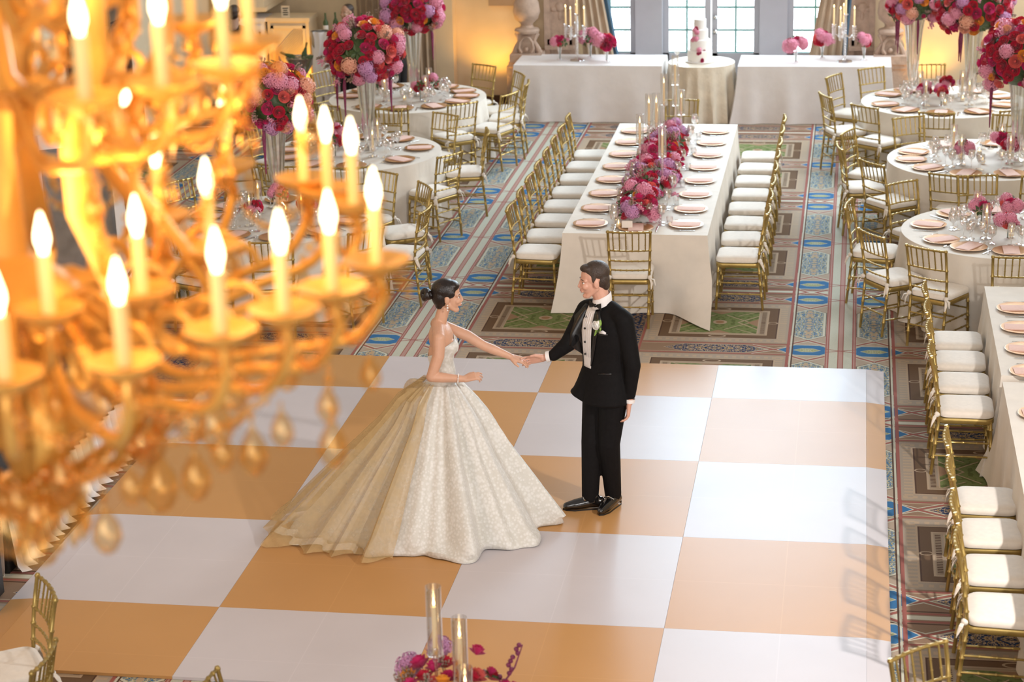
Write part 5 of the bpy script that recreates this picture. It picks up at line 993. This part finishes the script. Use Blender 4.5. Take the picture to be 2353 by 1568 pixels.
CUP = MB().lathe([(0.012, -0.03), (0.03, -0.022), (0.058, -0.006), (0.072, 0.008), (0.075, 0.014), (0.066, 0.012), (0.03, 0.0), (0.0, 0.0)], 18, wave=lambda a, z: 1+(0.05*cos(a*8) if z > -0.01 else 0)).mesh('bobeche', M['gilt'])
SLV = MB().lathe([(0.0150, 0.0), (0.0150, 0.125), (0.013, 0.128), (0, 0.128)], 14).mesh('candle_sleeve', M['sleeve'])
BLB = MB().lathe([(0.008, 0.0), (0.009, 0.008), (0.0150, 0.028), (0.0142, 0.044), (0.0075, 0.070), (0.003, 0.086), (0, 0.090)], 14).mesh('flame_bulb', M['bulb'])
DRP = MB().lathe([(0.0, -0.072), (0.007, -0.062), (0.012, -0.045), (0.007, -0.012), (0.0025, -0.004), (0.005, 0.003), (0, 0.008)], 6).mesh('crystal_drop', M['amber_crystal'], False)
PEAR = MB().lathe([(0.0, -0.13), (0.018, -0.12), (0.034, -0.092), (0.030, -0.062), (0.012, -0.028), (0.003, -0.012), (0.006, 0.0), (0, 0.01)], 10).mesh('pear_crystal', M['amber_crystal'])
def candle(r, a, z, hub, tall=1.0, bend=0.20):
    pts = [pol(0.05, a, hub), pol(r*0.25, a, hub+0.02), pol(r*0.5, a, hub-bend*0.55), pol(r*0.74, a, z-bend), pol(r*0.93, a, z-bend*0.85), pol(r*1.01, a, z-bend*0.42), pol(r, a, z-0.025)]
    # smooth the arm
    sm = []
    for i in range(len(pts)-1):
        p0, p1, p2, p3 = [V(pts[max(0, min(len(pts)-1, i+j))]) for j in (-1, 0, 1, 2)]
        for k in range(4):
            t = k/4; sm.append(0.5*((2*p1)+(p2-p0)*t+(2*p0-5*p1+4*p2-p3)*t*t+(3*p1-p0-3*p2+p3)*t**3))
    sm.append(V(pts[-1])); arm = MB().tube(sm, [0.017-0.006*i/len(sm) for i in range(len(sm))], 8); 
    # scroll leaf on the arm
    c = V(pol(r*0.62, a, z-bend*0.55)); arm.tube([c+V((cos(R(a))*0.07*cos(t)*(1-t/9), sin(R(a))*0.07*cos(t)*(1-t/9), 0.07*sin(t)*(1-t/9))) for t in [j*0.55 for j in range(11)]], 0.011, 6)
    ar = arm.build('arm', M['gilt'], cdl)
    cu = link('bobeche', CUP, cdl); cu.location = pol(r, a, z); s = link('candle_sleeve', SLV, cdl); s.location = pol(r, a, z+0.002); s.scale = (1, 1, tall); b = link('flame_bulb', BLB, cdl); b.location = pol(r, a, z+0.002+0.128*tall)
    for k in range(6): d = link('crystal_drop', DRP, cu); d.location = (0.066*cos(k*pi/3), 0.066*sin(k*pi/3), -0.004); d.scale = (1, 1, 1.1)
    p = link('pear_crystal', PEAR, cdl); p.location = pol(r*0.97, a, z-bend*0.85-0.03); p.scale = (0.75,)*3
    return pol(r, a, z)
LOW = [-68, -53, -39, -28, -17, 0, 37, 46, 53, 71, 90, 108, 126, 144, 162, 180, 198, 216, 234, 251, 264, 278]
lows = [candle(0.86, a, 4.61+0.02*sin(a*1.7), 4.50) for a in LOW]
ups = [candle(0.58, a, 5.06, 4.97, 1.0, 0.16) for a in (-48, -30, -9, 22, 57, 95, 140, 185, 230, 275)]
mids = [candle(0.46, a, 4.60, 4.46, 1.0, 0.14) for a in (-57, -30, 15, 60, 110, 170, 230, 275)]
tops = [candle(0.34, a, 5.30, 5.2, 1.0, 0.12) for a in (-40, -5, 35, 80, 150, 220, 275)]
# broad scroll ribs
for k in range(8):
    a = -78+45*k; pts = [pol(0.10, a, 5.55), pol(0.26, a, 5.50), pol(0.40, a, 5.30), pol(0.40, a, 5.10), pol(0.30, a, 4.92), pol(0.30, a, 4.76), pol(0.40, a, 4.62), pol(0.46, a, 4.50), pol(0.36, a, 4.38), pol(0.22, a, 4.36)]
    MB().tube(pts, [0.02, 0.03, 0.036, 0.038, 0.038, 0.036, 0.034, 0.030, 0.024, 0.016], 8, flat=0.45).build('scroll_rib', M['gilt'], cdl)
    a += 22; pts = [pol(0.05, a, 4.36), pol(0.16, a, 4.44), pol(0.27, a, 4.38), pol(0.31, a, 4.26), pol(0.25, a, 4.14), pol(0.13, a, 4.08), pol(0.05, a, 4.06)]
    MB().tube(pts, [0.02, 0.03, 0.036, 0.036, 0.034, 0.028, 0.02], 8, flat=0.4).build('basket_rib', M['gilt'], cdl)
    a -= 10; pts = [pol(0.10, a, 4.95), pol(0.20, a, 5.02), pol(0.32, a, 5.0), pol(0.40, a, 4.90), pol(0.39, a, 4.80)]; MB().tube(pts, [0.012, 0.03, 0.04, 0.03, 0.006], 6, flat=0.25).build('acanthus_leaf', M['gilt'], cdl)
# bead garlands
def beads(p0, p1, sag, n, r=0.012, name='bead_garland'):
    g = MB(); p0, p1 = V(p0), V(p1)
    for k in range(n+1): f = k/n; p = p0.lerp(p1, f)-V((0, 0, 4*sag*f*(1-f))); g.ball(p, r*(0.8+0.35*((k % 3) == 0)), 7, 5)
    return g.build(name, M['amber_crystal'], cdl)
for i in range(len(lows)-1): beads((V(lows[i])-V((0, 0, 0.03))), (V(lows[i+1])-V((0, 0, 0.03))), 0.11, 16)
ring = [V(pol(0.32, -80+20*k, 4.20)) for k in range(19)]
for k in range(18): beads(ring[k], ring[k+1], 0.035, 7, 0.017)
for i, a in enumerate(LOW):
    if i % 3 == 1: beads(V(lows[i])-V((0, 0, 0.05)), V(pol(0.32, a, 4.22)), 0.10, 26)
for i in range(len(ups)-1): beads(V(ups[i])-V((0, 0, 0.03)), V(ups[i+1])-V((0, 0, 0.03)), 0.12, 16)
for i, a in enumerate((-48, -30, -9, 22, 57)): beads(V(ups[i])-V((0, 0, 0.03)), V(pol(0.44, a+8, 4.66)), 0.06, 22)
rc = random.Random(31)
for k in range(24):
    a = -85+rc.uniform(0, 175); r = rc.choice((0.30, 0.33, 0.50, 0.62, 0.70)); z = {0.30: 4.16, 0.33: 4.30, 0.50: 4.36, 0.62: 4.40, 0.70: 4.95}[r]; o = link('pear_crystal', PEAR, cdl); o.location = pol(r, a, z+rc.uniform(-.03, .03)); s = rc.uniform(0.9, 1.4); o.scale = (s, s, s)
for k in range(14):
    o = link('crystal_drop', DRP, cdl); o.location = pol(0.12, -80+20*k, 4.03); o.scale = (1.6,)*3
for (a, r, z, L) in ((-31, 0.60, 4.40, 0.10), (-12, 0.80, 4.47, 0.14), (-45, 0.42, 4.22, 0.06), (-20, 0.66, 4.45, 0.12)):
    beads(pol(r, a, z), pol(r, a, z-L), 0, max(3, int(L/0.022)), 0.010, 'bead_string'); o = link('pear_crystal', PEAR, cdl); o.location = pol(r, a, z-L-0.01)
# the bulbs' own light
for a, r, z in ((-60, 0.80, 4.86), (-33, 0.80, 4.86), (-8, 0.80, 4.86), (50, 0.80, 4.86), (120, 0.7, 4.86), (220, 0.7, 4.86), (-40, 0.52, 5.30), (20, 0.52, 5.30), (100, 0.5, 5.3), (-45, 0.4, 4.84), (30, 0.4, 4.84)):
    l = lamp('chandelier_bulb_light', 'POINT', (0, 0, 0), None, 2.6, (1.0, 0.56, 0.17), shadow_soft_size=0.05); l.location = (AX+r*cos(R(a)), AY+r*sin(R(a)), z)
